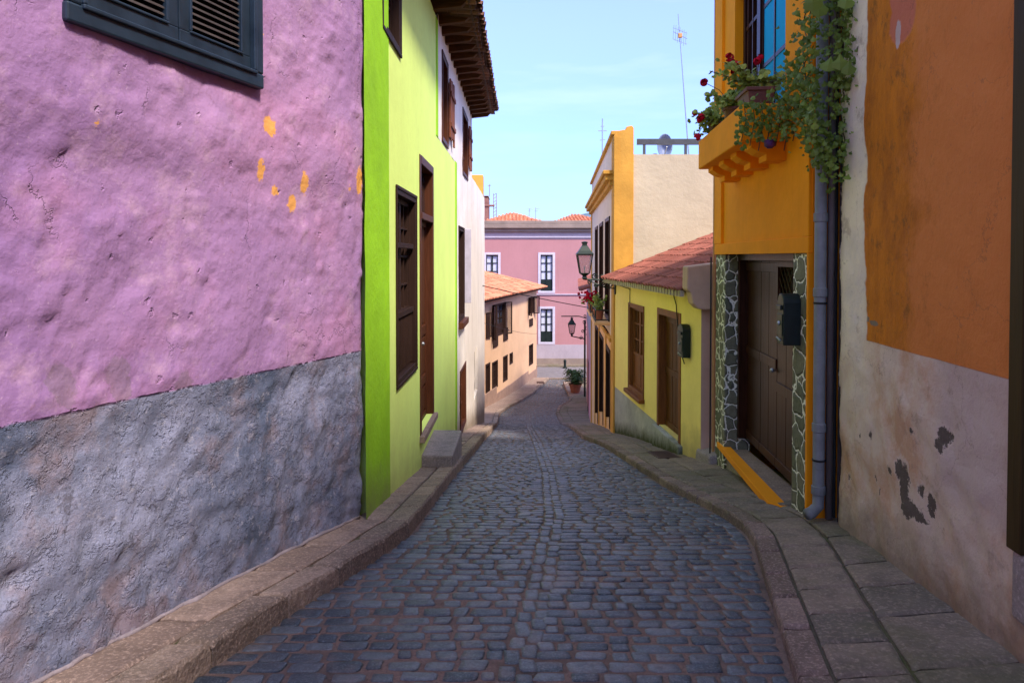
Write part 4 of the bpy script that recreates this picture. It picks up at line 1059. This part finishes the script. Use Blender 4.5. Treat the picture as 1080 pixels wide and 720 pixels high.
# downpipes
dp = thing('drainpipe', 'grey downpipe with elbow in the corner between orange house and white wall', 'drainpipe', (2.335, 5.47, -2.0))
mb = MB(); mb.tube([(2.345, 5.45, 5.2), (2.345, 5.45, -1.80), (2.34, 5.44, -1.90), (2.28, 5.42, -1.945), (2.24, 5.40, -1.95)], .044, 14); mb.build('pipe', M['pipe'], dp, smooth=True)
for zz in (.30, -.27, -1.3, 1.9, -1.78):
    mb = MB(); mb.lathe((2.345, 5.45, zz), [(.045, -.035), (.051, -.03), (.051, .03), (.045, .035)], 14); mb.build('pipe_collar', M['pipe'], dp)
for zz in (-.35, -1.55):
    mb = MB(); mb.lathe((2.345, 5.45, zz), [(.045, -.008), (.048, -.008), (.048, .008), (.045, .008)], 14); mb.build('pipe_clamp', M['cable'], dp)
dp = thing('drainpipe', 'thin dark brown pipe just right of the grey downpipe', 'drainpipe', (2.43, 5.46, -2.0))
mb = MB(); mb.tube([(2.425, 5.45, 5.2), (2.425, 5.45, -2.0)], .028, 8); mb.build('pipe', M['pipe2'], dp, smooth=True)
mb = MB(); mb.tube([(2.47, 5.47, 5.2), (2.472, 5.47, -2.0)], .012, 6); mb.build('cable', M['cable'], dp)

# ------------------------------------------------------------------ white and orange house (right, near)
def whr_disp(a, z):
    v = Vector((3, a, z)); d = .018 * mn.noise(v * 1.6) + .006 * mn.noise(v * 5)
    if z < -.5: d += .010 * mn.fractal(v * 5, .9, 2.1, 4) * min(1, (-.5 - z) / .4)
    if a > 4.6: d += .02 * mn.noise(v * 2.5) * (a - 4.6)
    if a > 5.25: d -= (a - 5.25) * .25
    return d
t = NT('white and orange weathered plaster'); P = t.world(); xyz = t.sep(P); Yc, Zc = xyz[1], xyz[2]
wv = t.math('MULTIPLY', t.math('SUBTRACT', t.noise(1.6, 4, .6, P), .5), .30)
left = t.rng(t.math('ADD', Yc, wv), 4.855, 4.875, 1, 0)
low = t.rng(t.math('ADD', Zc, t.math('MULTIPLY', wv, .06)), -.562, -.556, 0, 1)
om = t.math('MULTIPLY', left, low)
wht = t.mix(t.rng(t.noise(.9, 5, .6, P), .35, .65), (.58, .46, .38), (.72, .60, .50))
wht = t.mix(t.math('MULTIPLY', t.rng(t.noise(1.8, 6, .7, P), .46, .62), .75), wht, (.50, .27, .15))
cln = t.rng(t.math('ADD', Yc, t.math('MULTIPLY', t.noise(2, 4, .6, P), .35)), 4.05, 4.15, 1, 0)
cln = t.math('MULTIPLY', cln, t.rng(t.math('ADD', Zc, t.math('MULTIPLY', t.noise(3, 4, .7, P), .4)), -1.12, -1.02, 0, 1))
wht = t.mix(t.math('MULTIPLY', cln, .85), wht, t.mix(t.noise(1.3, 4, .6, P), (.50, .405, .375), (.56, .45, .41)))
crm = t.mix(t.rng(t.noise(2.5, 6, .65, P), .42, .6), (.86, .76, .60), (.74, .66, .58))
wht = t.mix(t.math('MULTIPLY', t.rng(Yc, 4.6, 4.9, 0, 1), t.rng(Zc, -1.3, -.4, 0, 1)), wht, crm)
gr = t.rng(t.math('ADD', t.math('SUBTRACT', Zc, t.rng(Yc, 2.5, 5.5, -1.72, -1.99)), t.math('MULTIPLY', t.noise(3.5, 7, .75, P), -.75)), -.38, -.02, 1, 0)
wht = t.mix(t.math('MULTIPLY', t.rng(t.noise(2.6, 7, .8, P), .57, .64), .45), wht, (.27, .19, .15))
wht = t.mix(t.math('MULTIPLY', gr, .8), wht, t.mix(t.noise(9, 5, .7, P), (.13, .10, .075), (.26, .19, .14)))
pts = []
for px, py, rw, rh in ((957, 512, 4, 22), (952, 495, 3, 12), (966, 538, 9, 8), (975, 520, 3, 8), (960, 540, 6, 6), (974, 548, 6, 5), (998, 460, 5, 10), (994, 470, 3, 8), (984, 532, 2, 10), (985, 545, 2, 6), (925, 505, 1.2, 3), (930, 520, 1.2, 3), (942, 498, 1.5, 4), (897, 505, 1.5, 4), (910, 460, 1, 4), (921, 462, 1, 6), (965, 455, 1.2, 4)):
    q = on(WHR, px, py); s_ = q.y / FX; pts.append((q, (.2, rw * s_ * 2.3, rh * s_)))
pl = t.spot(P, pts, .075, 16)
wht = t.mix(t.math('MULTIPLY', t.spot(P, pts, .075, 16, 1.35), .7), wht, (.62, .50, .44))
wht = t.mix(pl, wht, t.mix(t.noise(30, 4, .7, P), (.07, .055, .05), (.15, .12, .10)))
orr = t.mix(t.rng(t.noise(.8, 5, .6, P), .3, .7), (.58, .19, .040), (.64, .225, .058))
Yw = t.math('ADD', Yc, t.math('MULTIPLY', t.math('SUBTRACT', t.noise(2.5, 6, .75, P), .5), 1.3))
st = t.rng(Yw, 4.05, 4.35, 0, 1)
orr = t.mix(t.math('MULTIPLY', st, .92), orr, t.mix(t.rng(t.noise(4, 6, .75, t.vmul(P, (1, 1, .5))), .38, .62), (.60, .195, .008), (.37, .115, .010)))
orr = t.mix(t.math('MULTIPLY', t.rng(t.noise(5.5, 7, .8, t.vmul(P, (1, 1, .7))), .55, .64), t.rng(Yc, 3.9, 4.3, .12, .75)), orr, (.20, .085, .018))
q = on(WHR, 948, 20)
pk_ = t.spot(P, [(q, (.2, .17, .16)), (q + Vector((0, .05, .14)), (.2, .12, .1))], .03, 14); orr = t.mix(pk_, orr, (.52, .16, .09))
orr = t.mix(t.spot(P, [(on(WHR, 944, 38), (.2, .035, .09))], .02, 20), orr, (.50, .38, .36))
orr = t.mix(t.spot(P, [(on(WHR, 922, 341), (.2, .07, .018)), (on(WHR, 914, 336), (.2, .05, .02))], .02, 30), orr, (.22, .17, .12))
col = t.mix(om, wht, orr)
Pd = t.vadd(P, t.vscale(t.noise(3, 5, .7, P, color=True), .35))
crk = t.math('MULTIPLY', t.rng(t.vor(1.4, 'DISTANCE_TO_EDGE', 'Distance', Pd), 0, .006, 1, 0), t.rng(t.noise(1.4, 3, .6, P), .48, .54))
col = t.mix(t.math('MULTIPLY', crk, .4), col, (.12, .07, .05))
ed_ = t.rng(t.math('ADD', Yc, t.math('MULTIPLY', t.math('SUBTRACT', t.noise(5, 6, .8, P), .5), .35)), 5.34, 5.36, 0, 1)
col = t.mix(ed_, col, (.05, .04, .035))  # ragged dark edge paints in the dark cavity beside the downpipe
col = t.mix(t.math('MULTIPLY', t.rng(t.noise(35, 5, .75, P), .60, .70), .35), col, (.16, .11, .09))
h = t.math('SUBTRACT', t.math('ADD', t.noise(6, 7, .65, P), t.math('MULTIPLY', om, .12)), t.math('MULTIPLY', pl, 1.4))
h = t.math('SUBTRACT', h, t.math('MULTIPLY', pk_, .25))
nb = t.bump(h, .55, .03); nb = t.bump(t.noise(60, 5, .7, P), .25, .005, nb)
M['wallr'] = t.fin(col, .88, nb, .25)
rh_ = thing('house', 'weathered white house with large orange painted area and peeling plaster base', 'house', (2.2, 3, -1.8))
rd = (1.9, 3.19, -1.31, 2.2)
mb = MB(); wall_front(mb, WHR, 1.2, 5.4, -2.5, 2.6, [rd], .22, step=.035, disp=whr_disp); wall_front(mb, WHR, 1.2, 5.4, 2.6, 5.2, step=.2, disp=whr_disp); wall_front(mb, WHR, -12, 1.2, -2.5, 5.2, step=.3)
mb.build('wall', M['wallr'], rh_, smooth=True)
mb = MB(); shell(mb, WHR, -12, 5.4, -2.5, 5.19, 6, off=-.03); mb.build('rear_wall', M['wallr'], rh_)
M['olive'] = wood('olive brown door wood', (.050, .030, .010), .55, .4)
plank_door(WHR, rh_, rd, M['olive'], 2, proud=.03, deep=.15, boards=4)
mb = MB(); WHR.box(mb, 1.8, 3.2, -.1, .02, -1.62, -1.312); mb.build('threshold', M['stepstone'], rh_, bevel=.02)

# ------------------------------------------------------------------ plants
def stems_leaves(name_p, root, n, centre_fn, size, mat, shape, outward):
    mb = MB()
    for k in range(n):
        c_, sz = centre_fn()
        mb.cur = random.random() ** 2.2
        nr = (outward + Vector((random.gauss(0, .6), random.gauss(0, .6), random.gauss(.25, .5))))
        leaf(mb, c_, sz * random.uniform(size[0], size[1]), nr, Vector((random.gauss(0, .35), random.gauss(0, .35), -1)), shape)
    return mb.build(name_p, mat, root, recalc=False)
vn = thing('climbing_vine', 'green climbing vine hanging over the grey downpipe and orange wall', 'vine', (2.3, 5.45, -1.9))
clumps = []
def vine_pt(px, py, off):
    if px < 858: Y = (1.904 - off) / (U(px) - .0767); q = Vector((U(px) * Y, Y, Z(py, Y)))
    else:
        Y = 5.42 - (px - 858) * .0035; q = Vector((U(px) * (Y - off), Y - off, Z(py, Y)))
    return q
mbst = MB(); vpaths = []
for (pts_, k) in (([(884, -60), (884, 0), (882, 60), (876, 120), (868, 165), (872, 195)], 3), ([(850, -60), (848, 10), (845, 70), (848, 120), (862, 150), (872, 185)], 4),
                  ([(856, -60), (852, 20), (848, 70), (850, 110), (856, 140), (866, 165)], 4), ([(846, 70), (832, 95), (815, 115), (800, 125), (790, 128)], 5),
                  ([(850, 110), (838, 125), (822, 138), (806, 142)], 2), ([(880, 20), (893, 45), (902, 60), (906, 72)], 2),
                  ([(878, 60), (892, 85), (898, 100)], 2), ([(895, -60), (892, -10), (898, 20), (905, 35)], 2), ([(874, -60), (876, 10), (886, 60), (890, 120), (887, 165)], 3)):
    path = []
    for a, b in zip(pts_, pts_[1:]):
        for s_ in range(6):
            f_ = s_ / 6; path.append((a[0] + (b[0] - a[0]) * f_, a[1] + (b[1] - a[1]) * f_))
    path = [(x + random.uniform(-2, 2), y) for x, y in path]
    wp = [vine_pt(x, y, .07) for x, y in path]; mbst.tube(wp, .005, 5); vpaths.append((path, k))
mbst.build('stems', M['stem'], vn)
wts = [len(p) * k for p, k in vpaths]
def vc():
    p, k = random.choices(vpaths, wts)[0]; x, y = random.choice(p)
    return vine_pt(x + random.gauss(0, 9), y + random.gauss(0, 8), random.uniform(.04, .24)), 1
stems_leaves('leaves', vn, 1900, vc, (.016, .058), M['leaf'], 'ivy', Vector((-.5, -.9, .1)))
mb = MB()
for x, y in ((880, 5), (862, 25), (884, 78), (893, 84), (855, 5), (890, 18), (868, 10), (872, 80)):
    mb.cur = random.random(); leaf(mb, vine_pt(x, y, .28), random.uniform(.10, .14), Vector((-.4, -1, random.uniform(-.1, .4))), Vector((random.gauss(0, .2), 0, -1)), 'ivy')
mb.build('large_leaves', M['leaf'], vn, recalc=False)

def flower_head(mb, c_, r):
    for k in range(16):
        d = Vector((random.gauss(0, 1), random.gauss(0, 1), random.gauss(.3, 1))).normalized(); p_ = Vector(c_) + d * r * .75
        leaf(mb, p_, r * 1.0, d, Vector((random.random(), random.random(), random.random())), 'round')
def geranium(label, group, base, pot_r, pot_h, n, spread, heads, pm, trail=0, petal='petal', leafsz=(.04, .07), stems=16, oblong=None):
    g_ = thing('potted_geranium', label, 'potted plant', base, group)
    mb = MB()
    if oblong:
        f_, hl, hd = oblong
        b_ = Vector(base); ax = (f_.p(1, 0, 0) - f_.p(0, 0, 0)).normalized(); nx = f_.n
        def q(a, o_, z): return b_ + ax * a + nx * o_ + Vector((0, 0, z))
        mb.hexa([q(-hl * .9, -hd * .8, 0), q(hl * .9, -hd * .8, 0), q(hl * .9, hd * .8, 0), q(-hl * .9, hd * .8, 0), q(-hl, -hd, pot_h), q(hl, -hd, pot_h), q(hl, hd, pot_h), q(-hl, hd, pot_h)])
        mb.hexa([q(-hl - .012, -hd - .012, pot_h - .03), q(hl + .012, -hd - .012, pot_h - .03), q(hl + .012, hd + .012, pot_h - .03), q(-hl - .012, hd + .012, pot_h - .03), q(-hl - .012, -hd - .012, pot_h + .002), q(hl + .012, -hd - .012, pot_h + .002), q(hl + .012, hd + .012, pot_h + .002), q(-hl - .012, hd + .012, pot_h + .002)])
        mb.build('pot', pm, g_, bevel=.006)
    else:
        mb.lathe(base, [(pot_r * .68, 0), (pot_r * .95, pot_h * .82), (pot_r * 1.06, pot_h * .83), (pot_r * 1.06, pot_h), (pot_r * .9, pot_h), (pot_r * .88, pot_h * .9)], 18); mb.build('pot', pm, g_, smooth=False)
    top = Vector(base) + Vector((0, 0, pot_h)); tips = []
    mb = MB()
    for k in range(stems):
        d = Vector((random.gauss(0, 1) * spread[0], random.gauss(0, 1) * spread[1], random.uniform(.2, 1) * spread[2]))
        m_ = top + d * .5 + Vector((0, 0, .03)); e_ = top + d + Vector((0, 0, -trail * random.random())); tips.append((top, m_, e_)); mb.tube([top, m_, e_], .004, 4)
    hp = []
    for (dx, dy, dz) in heads:
        e_ = top + Vector((dx, dy, dz)); mb.tube([top, top + Vector((dx * .5, dy * .5, dz * .7)), e_], .0035, 4); hp.append(e_)
    mb.build('stems', M['stem'], g_)
    def cf():
        a, b, c_ = random.choice(tips); f_ = random.random(); p_ = a.lerp(b, f_ * 2) if f_ < .5 else b.lerp(c_, f_ * 2 - 1)
        return p_ + Vector((random.gauss(0, .03), random.gauss(0, .03), random.gauss(0, .03))), 1
    stems_leaves('leaves', g_, n, cf, leafsz, M['leaf2'], 'round', Vector((-.3, -.8, .5)))
    for e_ in hp:
        mb = MB(); flower_head(mb, e_, random.uniform(.036, .052)); mb.build('flower', M[petal], g_, recalc=False)
    return g_
def bal(y, o_, z=1.32): return ORG.p(y, o_, z)
def rel(base, px, py, Y, ph_):     # flower position given by picture place at depth Y
    q = Vector((U(px) * Y, Y, Z(py, Y))); return tuple(q - (Vector(base) + Vector((0, 0, ph_))))
b1 = bal(6.42, .22); b1.z = 1.322
geranium('red flowering geranium in long brown pot at near end of the orange balcony', 'geraniums on the orange balcony', b1, .1, .15, 420, (.15, .15, .26), [rel(b1, 768, 62, 6.5, .15), rel(b1, 775, 69, 6.5, .15), rel(b1, 773, 77, 6.45, .15), rel(b1, 800, 62, 6.4, .15), rel(b1, 797, 66, 6.4, .15)], M['brownpot'], oblong=(ORG, .2, .12))
b2 = bal(7.15, .24)
geranium('leafy geranium in round pot at the middle of the orange balcony', 'geraniums on the orange balcony', b2, .11, .16, 460, (.17, .24, .22), [rel(b2, 741.5, 88, 7.2, .16), rel(b2, 770, 66, 7.1, .16)], M['brownpot'], trail=.12)
b3 = bal(7.9, .24)
geranium('trailing geranium with crimson flowers at far end of the orange balcony', 'geraniums on the orange balcony', b3, .11, .15, 330, (.17, .18, .17), [rel(b3, 732, 120, 7.9, .15), rel(b3, 739, 124, 7.8, .15), rel(b3, 735, 145, 7.9, .15), rel(b3, 737, 127, 7.9, .15)], M['brownpot'], trail=.22)
# trailing plant under the shelf, in a small hanging purple pot
hp_ = Vector((U(808) * 6.0, 6.0, Z(150, 6.0)))
b4 = ORG.p(6.12, .20, 1.0)
g_ = thing('hanging_plant', 'trailing green plant hanging from the near end of the orange balcony', 'hanging plant', b4)
def cf():
    x = random.uniform(775, 840); y = random.uniform(110, 150) - (x - 775) * .12 + random.gauss(0, 5); Y_ = 6.02 + random.uniform(-.08, .05)
    return Vector((U(x) * Y_, Y_, Z(y, Y_))), 1
mb = MB()
for k in range(7):
    x = 783 + k * 9; mb.tube([Vector((U(x) * 6.1, 6.1, 1.33)), Vector((U(x + 3) * 6.03, 6.03, 1.15)), Vector((U(x - 2) * 6.03, 6.03, .97 - .04 * (k % 3)))], .004, 4)
mb.build('stems', M['stem'], g_)
stems_leaves('leaves', g_, 260, cf, (.026, .05), M['leaf'], 'round', Vector((-.2, -1, .1)))
mb = MB(); mb.lathe((U(811) * 6.03, 6.03, Z(157, 6.03)), [(.02, 0), (.045, .02), (.05, .06), (.03, .075)], 10); mb.build('flowers', M['petalp'], g_, smooth=True)
# pots on the ochre house
b5 = Vector((U(625.5) * 19.4, 19.4, uw[1][2] - .05))
geranium('bright crimson geranium on the farther window ledge of the ochre house', 'geraniums on the ochre ledges', b5, .14, .2, 110, (.20, .22, .20), [(random.gauss(-.10, .17), random.gauss(-.15, .18), random.uniform(.05, .34)) for _ in range(46)], M['terracotta'], leafsz=(.06, .1))
b6 = OCH.p(OCH.Y(641.5), .22, uw[0][2] - .05)
geranium('green leafy plant in terracotta pot on the nearer window ledge of the ochre house', 'geraniums on the ochre ledges', b6, .13, .24, 150, (.12, .2, .36), [], M['terracotta'], leafsz=(.05, .09))
# fern planter down the street
bp = Vector((U(607) * 38.5, 38.5, side_z(38.5) - .0))
mb = MB(); mb.box(U(602) * 36.6, 3.95, 36.6, 42, -7.9, side_z(38.5) - .005); o = mb.build('pavement_step', M['slabl'], bevel=.03); o['kind'] = 'structure'
fp = thing('potted_fern', 'dark green bushy fern in terracotta pot beside the far lamp post', 'potted plant', bp)
mb = MB(); mb.lathe(bp, [(.22, 0), (.32, .38), (.36, .4), (.36, .48), (.3, .48), (.29, .42)], 18); mb.build('pot', M['terracotta'], fp)
mb = MB()
for k in range(170):
    a = random.uniform(0, 2 * math.pi); L = random.uniform(.45, .75); up = random.uniform(.1, 1.15); pts_ = []
    for s_ in range(6):
        f_ = s_ / 5; pts_.append(bp + Vector((math.cos(a) * L * f_, math.sin(a) * L * f_, .46 + up * (f_ * 1.3 - f_ * f_ * 1.0) * 1.7)))
    mb.cur = random.random() ** 2
    for p_, q_ in zip(pts_, pts_[1:]):
        d = q_ - p_; sd = d.cross(Vector((0, 0, 1))).normalized() * .035
        for s_ in (-1, 1):
            for e_ in (.25, .75):
                c_ = p_ + d * e_; mb.poly([c_ - d * .18, c_ + sd * s_ * 2.6 + Vector((0, 0, -.03)), c_ + d * .18])
mb.build('fronds', M['fern'], fp, recalc=False)

# ------------------------------------------------------------------ lamps
def lantern(root, c_, h, w):
    """c_ = foot of the lantern: four tapered glass sides, frame, pitched cap and finial"""
    c_ = Vector(c_); rot = math.pi / 4
    wt, wb = w * .60, w * .36; hb, ht = h * .16, h * .64
    mb = MB(); mb.lathe(c_, [(wb * .3, 0), (wb * .55, h * .04), (wb * .4, h * .1), (wb * 1.05, hb), (wb * 1.05, hb + .012)], 4, rot=rot)
    for k in range(4):
        a = rot + math.pi / 2 * k; mb.tube([c_ + Vector((wb * math.cos(a), wb * math.sin(a), hb)), c_ + Vector((wt * math.cos(a), wt * math.sin(a), ht))], w * .032, 5)
        b_ = a + math.pi / 2; mb.tube([c_ + Vector((wt * math.cos(a), wt * math.sin(a), ht)), c_ + Vector((wt * math.cos(b_), wt * math.sin(b_), ht))], w * .03, 5)
    mb.build('lantern_frame', M['iron'], root)
    mb = MB(); mb.lathe(c_, [(wb * .93, hb + .012), (wt * .93, ht - .01)], 4, rot=rot); mb.build('lantern_glass', M['lampglass'], root)
    mb = MB(); mb.lathe(c_, [(.008, hb + .01), (w * .03, hb + h * .10), (w * .05, hb + h * .16), (w * .02, hb + h * .2)], 8); mb.build('bulb', M['curtain'], root, smooth=True)
    mb = MB(); mb.lathe(c_, [(wt * 1.12, ht), (wt * 1.12, ht + .02), (wt * .80, ht + h * .10), (wt * .42, ht + h * .22), (wt * .30, ht + h * .25), (wt * .34, ht + h * .26), (wt * .30, ht + h * .29), (wt * .42, ht + h * .31), (wt * .40, ht + h * .33), (.01, ht + h * .35)], 4, rot=rot); mb.build('lantern_cap', M['iron'], root, bevel=.004)
def scroll(mb, c_, r, ax, turns=1.4, th=.010, sg=1, ph=0):
    pts_ = []
    for k in range(22):
        f_ = k / 21; a = ph + sg * f_ * turns * 2 * math.pi; rr = r * (1 - .82 * f_); pts_.append(Vector(c_) + ax * (rr * math.cos(a)) + Vector((0, 0, rr * math.sin(a))))
    mb.tube(pts_, th, 5)
Yl = 14.75; c_ = Vector((U(616.5) * Yl, Yl, Z(296, Yl)))
lp = thing('street_lamp', 'large dark green lantern on scrolled wall bracket beside the yellow house', 'street lamp', (2.12, Yl, c_.z - .1), 'street lamps')
lantern(lp, c_ + Vector((0, 0, .02)), .80, .36)
mb = MB(); z0 = c_.z
mb.tube([(2.14, Yl, z0 - .0), (1.55, Yl, z0 + .03), c_ + Vector((0, 0, .03))], .018, 6); mb.tube([(2.14, Yl, z0 - .16), (1.95, Yl, z0 - .15), (1.72, Yl, z0 - .06), (1.58, Yl, z0 + .02)], .014, 6)
ax = Vector((1, 0, 0))
[scroll(mb, (x_, Yl, z0 + dz_), r_, ax, th=.014, sg=g_) for x_, dz_, r_, g_ in ((2.03, -.08, .075, 1), (1.87, -.07, .065, -1), (1.70, .08, .07, 1), (1.86, .075, .07, -1), (2.02, .08, .07, 1), (1.60, -.03, .05, 1), (1.73, -.09, .045, -1))]
mb.box(2.11, 2.15, Yl - .04, Yl + .04, z0 - .28, z0 + .12); mb.build('bracket', M['iron'], lp)
Yl = 37.2; c_ = Vector((U(603.2) * Yl, Yl, Z(355, Yl)))
lp = thing('street_lamp', 'smaller distant lantern on a dark post beside the potted fern', 'street lamp', (U(617.5) * Yl, Yl, side_z(Yl) - .05), 'street lamps')
lantern(lp, c_, 1.0, .42)
mb = MB(); xp = U(617) * Yl
mb.tube([(xp, Yl, side_z(Yl) - .05), (xp, Yl, Z(338, Yl))], .05, 8); mb.tube([(xp + .14, Yl, side_z(Yl) - .05), (xp + .14, Yl, Z(352, Yl))], .03, 6); mb.build('post', M['iron'], lp)
mb = MB(); mb.tube([(xp, Yl, c_.z - .12), (xp - .35, Yl, c_.z - .05), c_ + Vector((0, 0, .02))], .03, 6)
mb.tube([(U(592) * Yl, Yl, Z(333.5, Yl)), (U(611) * Yl, Yl, Z(333.5, Yl))], .028, 5)
mb.tube([(U(603.2) * Yl, Yl, Z(333.5, Yl)), (U(603.2) * Yl, Yl, Z(337, Yl))], .02, 5)
mb.tube([(U(611) * Yl, Yl, Z(333.5, Yl)), (xp + .1, Yl, Z(336, Yl))], .025, 5)
for (dx, dy, r_) in ((0, 340, .14), (.12, 346, .12), (-.10, 349, .10), (.16, 353, .1), (-.2, 356.5, .1), (.02, 333, .1)): scroll(mb, (xp + dx, Yl, Z(dy, Yl)), r_, ax, th=.018, sg=random.choice((1, -1)))
mb.build('bracket', M['iron'], lp)
mb = MB(); bq = (U(596) * 48.8, 48.8, side_z(48.8) - .1); mb.lathe(bq, [(.16, 0), (.16, .06), (.09, .1), (.08, .42), (.11, .45), (.09, .55), (.02, .6)], 12)
o = mb.build('bollard', M['iron']); o['label'] = 'short dark bollard in front of the pink building'; o['category'] = 'bollard'

# drain covers on the pavements
def cover(label, x0_, x1_, y0_, y1_, zf, nb_=8):
    mb = MB(); A = [(x0_, y0_), (x1_, y0_), (x1_, y1_), (x0_, y1_)]
    mb.hexa([(x, y, zf(x, y) - .03) for x, y in A] + [(x, y, zf(x, y) + .008) for x, y in A]); r_ = mb
    for k in range(nb_):
        yy = y0_ + (y1_ - y0_) * (k + .5) / nb_; r_.hexa([(x, y, zf(x, y) + .0085) for x, y in ((x0_ + .03, yy - .012), (x1_ - .03, yy - .012), (x1_ - .03, yy + .012), (x0_ + .03, yy + .012))] + [(x, y, zf(x, y) + .013) for x, y in ((x0_ + .03, yy - .012), (x1_ - .03, yy - .012), (x1_ - .03, yy + .012), (x0_ + .03, yy + .012))])
    tag(mb.build('drain_cover', M['rust']), label, 'drain cover')
M['rust'] = paint('rusty cast iron', (.075, .04, .032), .75, .3)
cover('rusty iron drain cover in the right pavement before the brown door of the yellow house', 2.0, 2.32, 9.75, 10.6, zr)
cover('dark drain cover in the left pavement near the apricot house corner', 1.45, 1.9, 41.8, 42.5, zl)

# cables
def cable(label, a, b, sag, r=.012, n=14):
    a, b = Vector(a), Vector(b); mb = MB(); mb.tube([a.lerp(b, k / n) - Vector((0, 0, sag * 4 * (k / n) * (1 - k / n))) for k in range(n + 1)], r, 5)
    tag(mb.build('overhead_cable', M['cable']), label, 'cable')
cable('dark cable sagging across the street in front of the apricot roof', (U(508) * 22, 22, Z(301, 22)), (U(624) * 25.3, 25.3, Z(325, 25.3)), .03, .014)
cable('thin pale cable crossing the apricot wall below the open shutters', (U(508) * 23, 23, Z(340, 23)), (U(566) * 44, 44, Z(352, 44)), .1, .008)
mb = MB(); mb.tube([YEL.p(14.7, .02, -.55), YEL.p(13.4, .015, -.6), YEL.p(13.42, .015, -.92)], .008, 5); mb.tube([YEL.p(10.6, .02, -.55), YEL.p(10.45, .02, -.7), YEL.p(10.4, .02, -.9), YEL.p(10.2, .03, -1.35), YEL.p(10.05, .02, -1.5)], .008, 5); mb.build('wall_cable', M['cable'], yh)

# distant hills
mb = MB(); g = []
for j in range(5):
    Yh = 2400 + j * 250; row = []
    for i in range(60):
        px = 380 + i * 8; b_ = 262
        hgt = 28 * math.exp(-((px - 625) / 34) ** 2) + 12 * math.exp(-((px - 584) / 14) ** 2) + 14 + 4 * mn.noise(Vector((px * .05, j, 0)))
        k = (0, .7, 1, .8, 0)[j]
        row.append(mb.vert((U(px) * Yh, Yh, -12 + k * (12 + (hgt + 5) * Yh / FX))))
    g.append(row)
for a, b in zip(g, g[1:]):
    for i in range(59): mb.face(a[i], a[i + 1], b[i + 1], b[i])
o = mb.build('hills', M['hill'], smooth=True); o['kind'] = 'structure'

# ------------------------------------------------------------------ camera, light, sky
cam = bpy.data.cameras.new('camera'); co = bpy.data.objects.new('camera', cam); COL.objects.link(co)
PIT = R(1.2)
co.location = (0, 0, 0); co.rotation_euler = (R(90) - PIT, 0, 0)
cam.lens = FX / 1080 * 36; cam.sensor_width = 36; cam.shift_y = -((360 - (HOR + FX * math.tan(PIT))) / 1080); cam.clip_start = .05; cam.clip_end = 6000
sc.camera = co
AZ, EL = R(142), R(50)            # azimuth clockwise from +Y (view direction), sun behind the camera to the right
sd = Vector((math.sin(AZ) * math.cos(EL), math.cos(AZ) * math.cos(EL), math.sin(EL)))
sun = bpy.data.lights.new('sun', 'SUN'); so = bpy.data.objects.new('sun', sun); COL.objects.link(so)
sun.energy = 2.0; sun.angle = R(8); sun.color = (1, .90, .76); so.rotation_euler = sd.to_track_quat('Z', 'Y').to_euler()
w = bpy.data.worlds.new('World'); sc.world = w; w.use_nodes = True; nt = w.node_tree; nt.nodes.clear()
sky = nt.nodes.new('ShaderNodeTexSky'); sky.sky_type = 'NISHITA'; sky.sun_disc = False; sky.sun_elevation = EL; sky.sun_rotation = AZ
sky.air_density = 1.0; sky.dust_density = .4; sky.ozone_density = 1.2
bg = nt.nodes.new('ShaderNodeBackground'); bg.inputs[1].default_value = .15
ou = nt.nodes.new('ShaderNodeOutputWorld'); tc = nt.nodes.new('ShaderNodeTexCoord')
mp = nt.nodes.new('ShaderNodeMapping'); mp.inputs['Scale'].default_value = (2.2, 2.2, 14); nt.links.new(tc.outputs['Generated'], mp.inputs[0])
nz = nt.nodes.new('ShaderNodeTexNoise'); nz.inputs['Scale'].default_value = 2.2; nz.inputs['Detail'].default_value = 6; nt.links.new(mp.outputs[0], nz.inputs[0])
mr = nt.nodes.new('ShaderNodeMapRange'); mr.inputs[1].default_value = .5; mr.inputs[2].default_value = .75; mr.inputs[4].default_value = .12; nt.links.new(nz.outputs[0], mr.inputs[0])
mx = nt.nodes.new('ShaderNodeMix'); mx.data_type = 'RGBA'; nt.links.new(mr.outputs[0], mx.inputs[0]); nt.links.new(sky.outputs[0], mx.inputs[6]); mx.inputs[7].default_value = (6.5, 6.8, 7.2, 1)
sx = nt.nodes.new('ShaderNodeSeparateXYZ'); nt.links.new(tc.outputs['Generated'], sx.inputs[0])
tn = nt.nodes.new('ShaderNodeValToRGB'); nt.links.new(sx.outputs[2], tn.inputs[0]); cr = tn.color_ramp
cr.elements[0].position = 0; cr.elements[0].color = (.17, .24, .38, 1); cr.elements[1].position = .85; cr.elements[1].color = (1.34, 1.14, .90, 1)  # warm tint overhead, out of view, added to brighten the shaded walls
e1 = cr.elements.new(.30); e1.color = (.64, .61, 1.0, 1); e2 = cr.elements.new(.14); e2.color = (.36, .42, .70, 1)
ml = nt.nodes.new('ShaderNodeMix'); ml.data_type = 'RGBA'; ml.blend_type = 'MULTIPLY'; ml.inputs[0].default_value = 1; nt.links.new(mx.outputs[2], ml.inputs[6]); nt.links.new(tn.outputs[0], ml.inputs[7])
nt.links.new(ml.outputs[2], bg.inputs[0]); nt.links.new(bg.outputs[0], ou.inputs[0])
vs = sc.view_settings; vs.view_transform = 'Standard'; vs.look = 'None'; vs.exposure = 1.7; vs.gamma = 1; vs.use_curve_mapping = False
sc.cycles.use_denoising = True; sc.cycles.max_bounces = 8; sc.cycles.diffuse_bounces = 6; sc.cycles.sample_clamp_indirect = 6
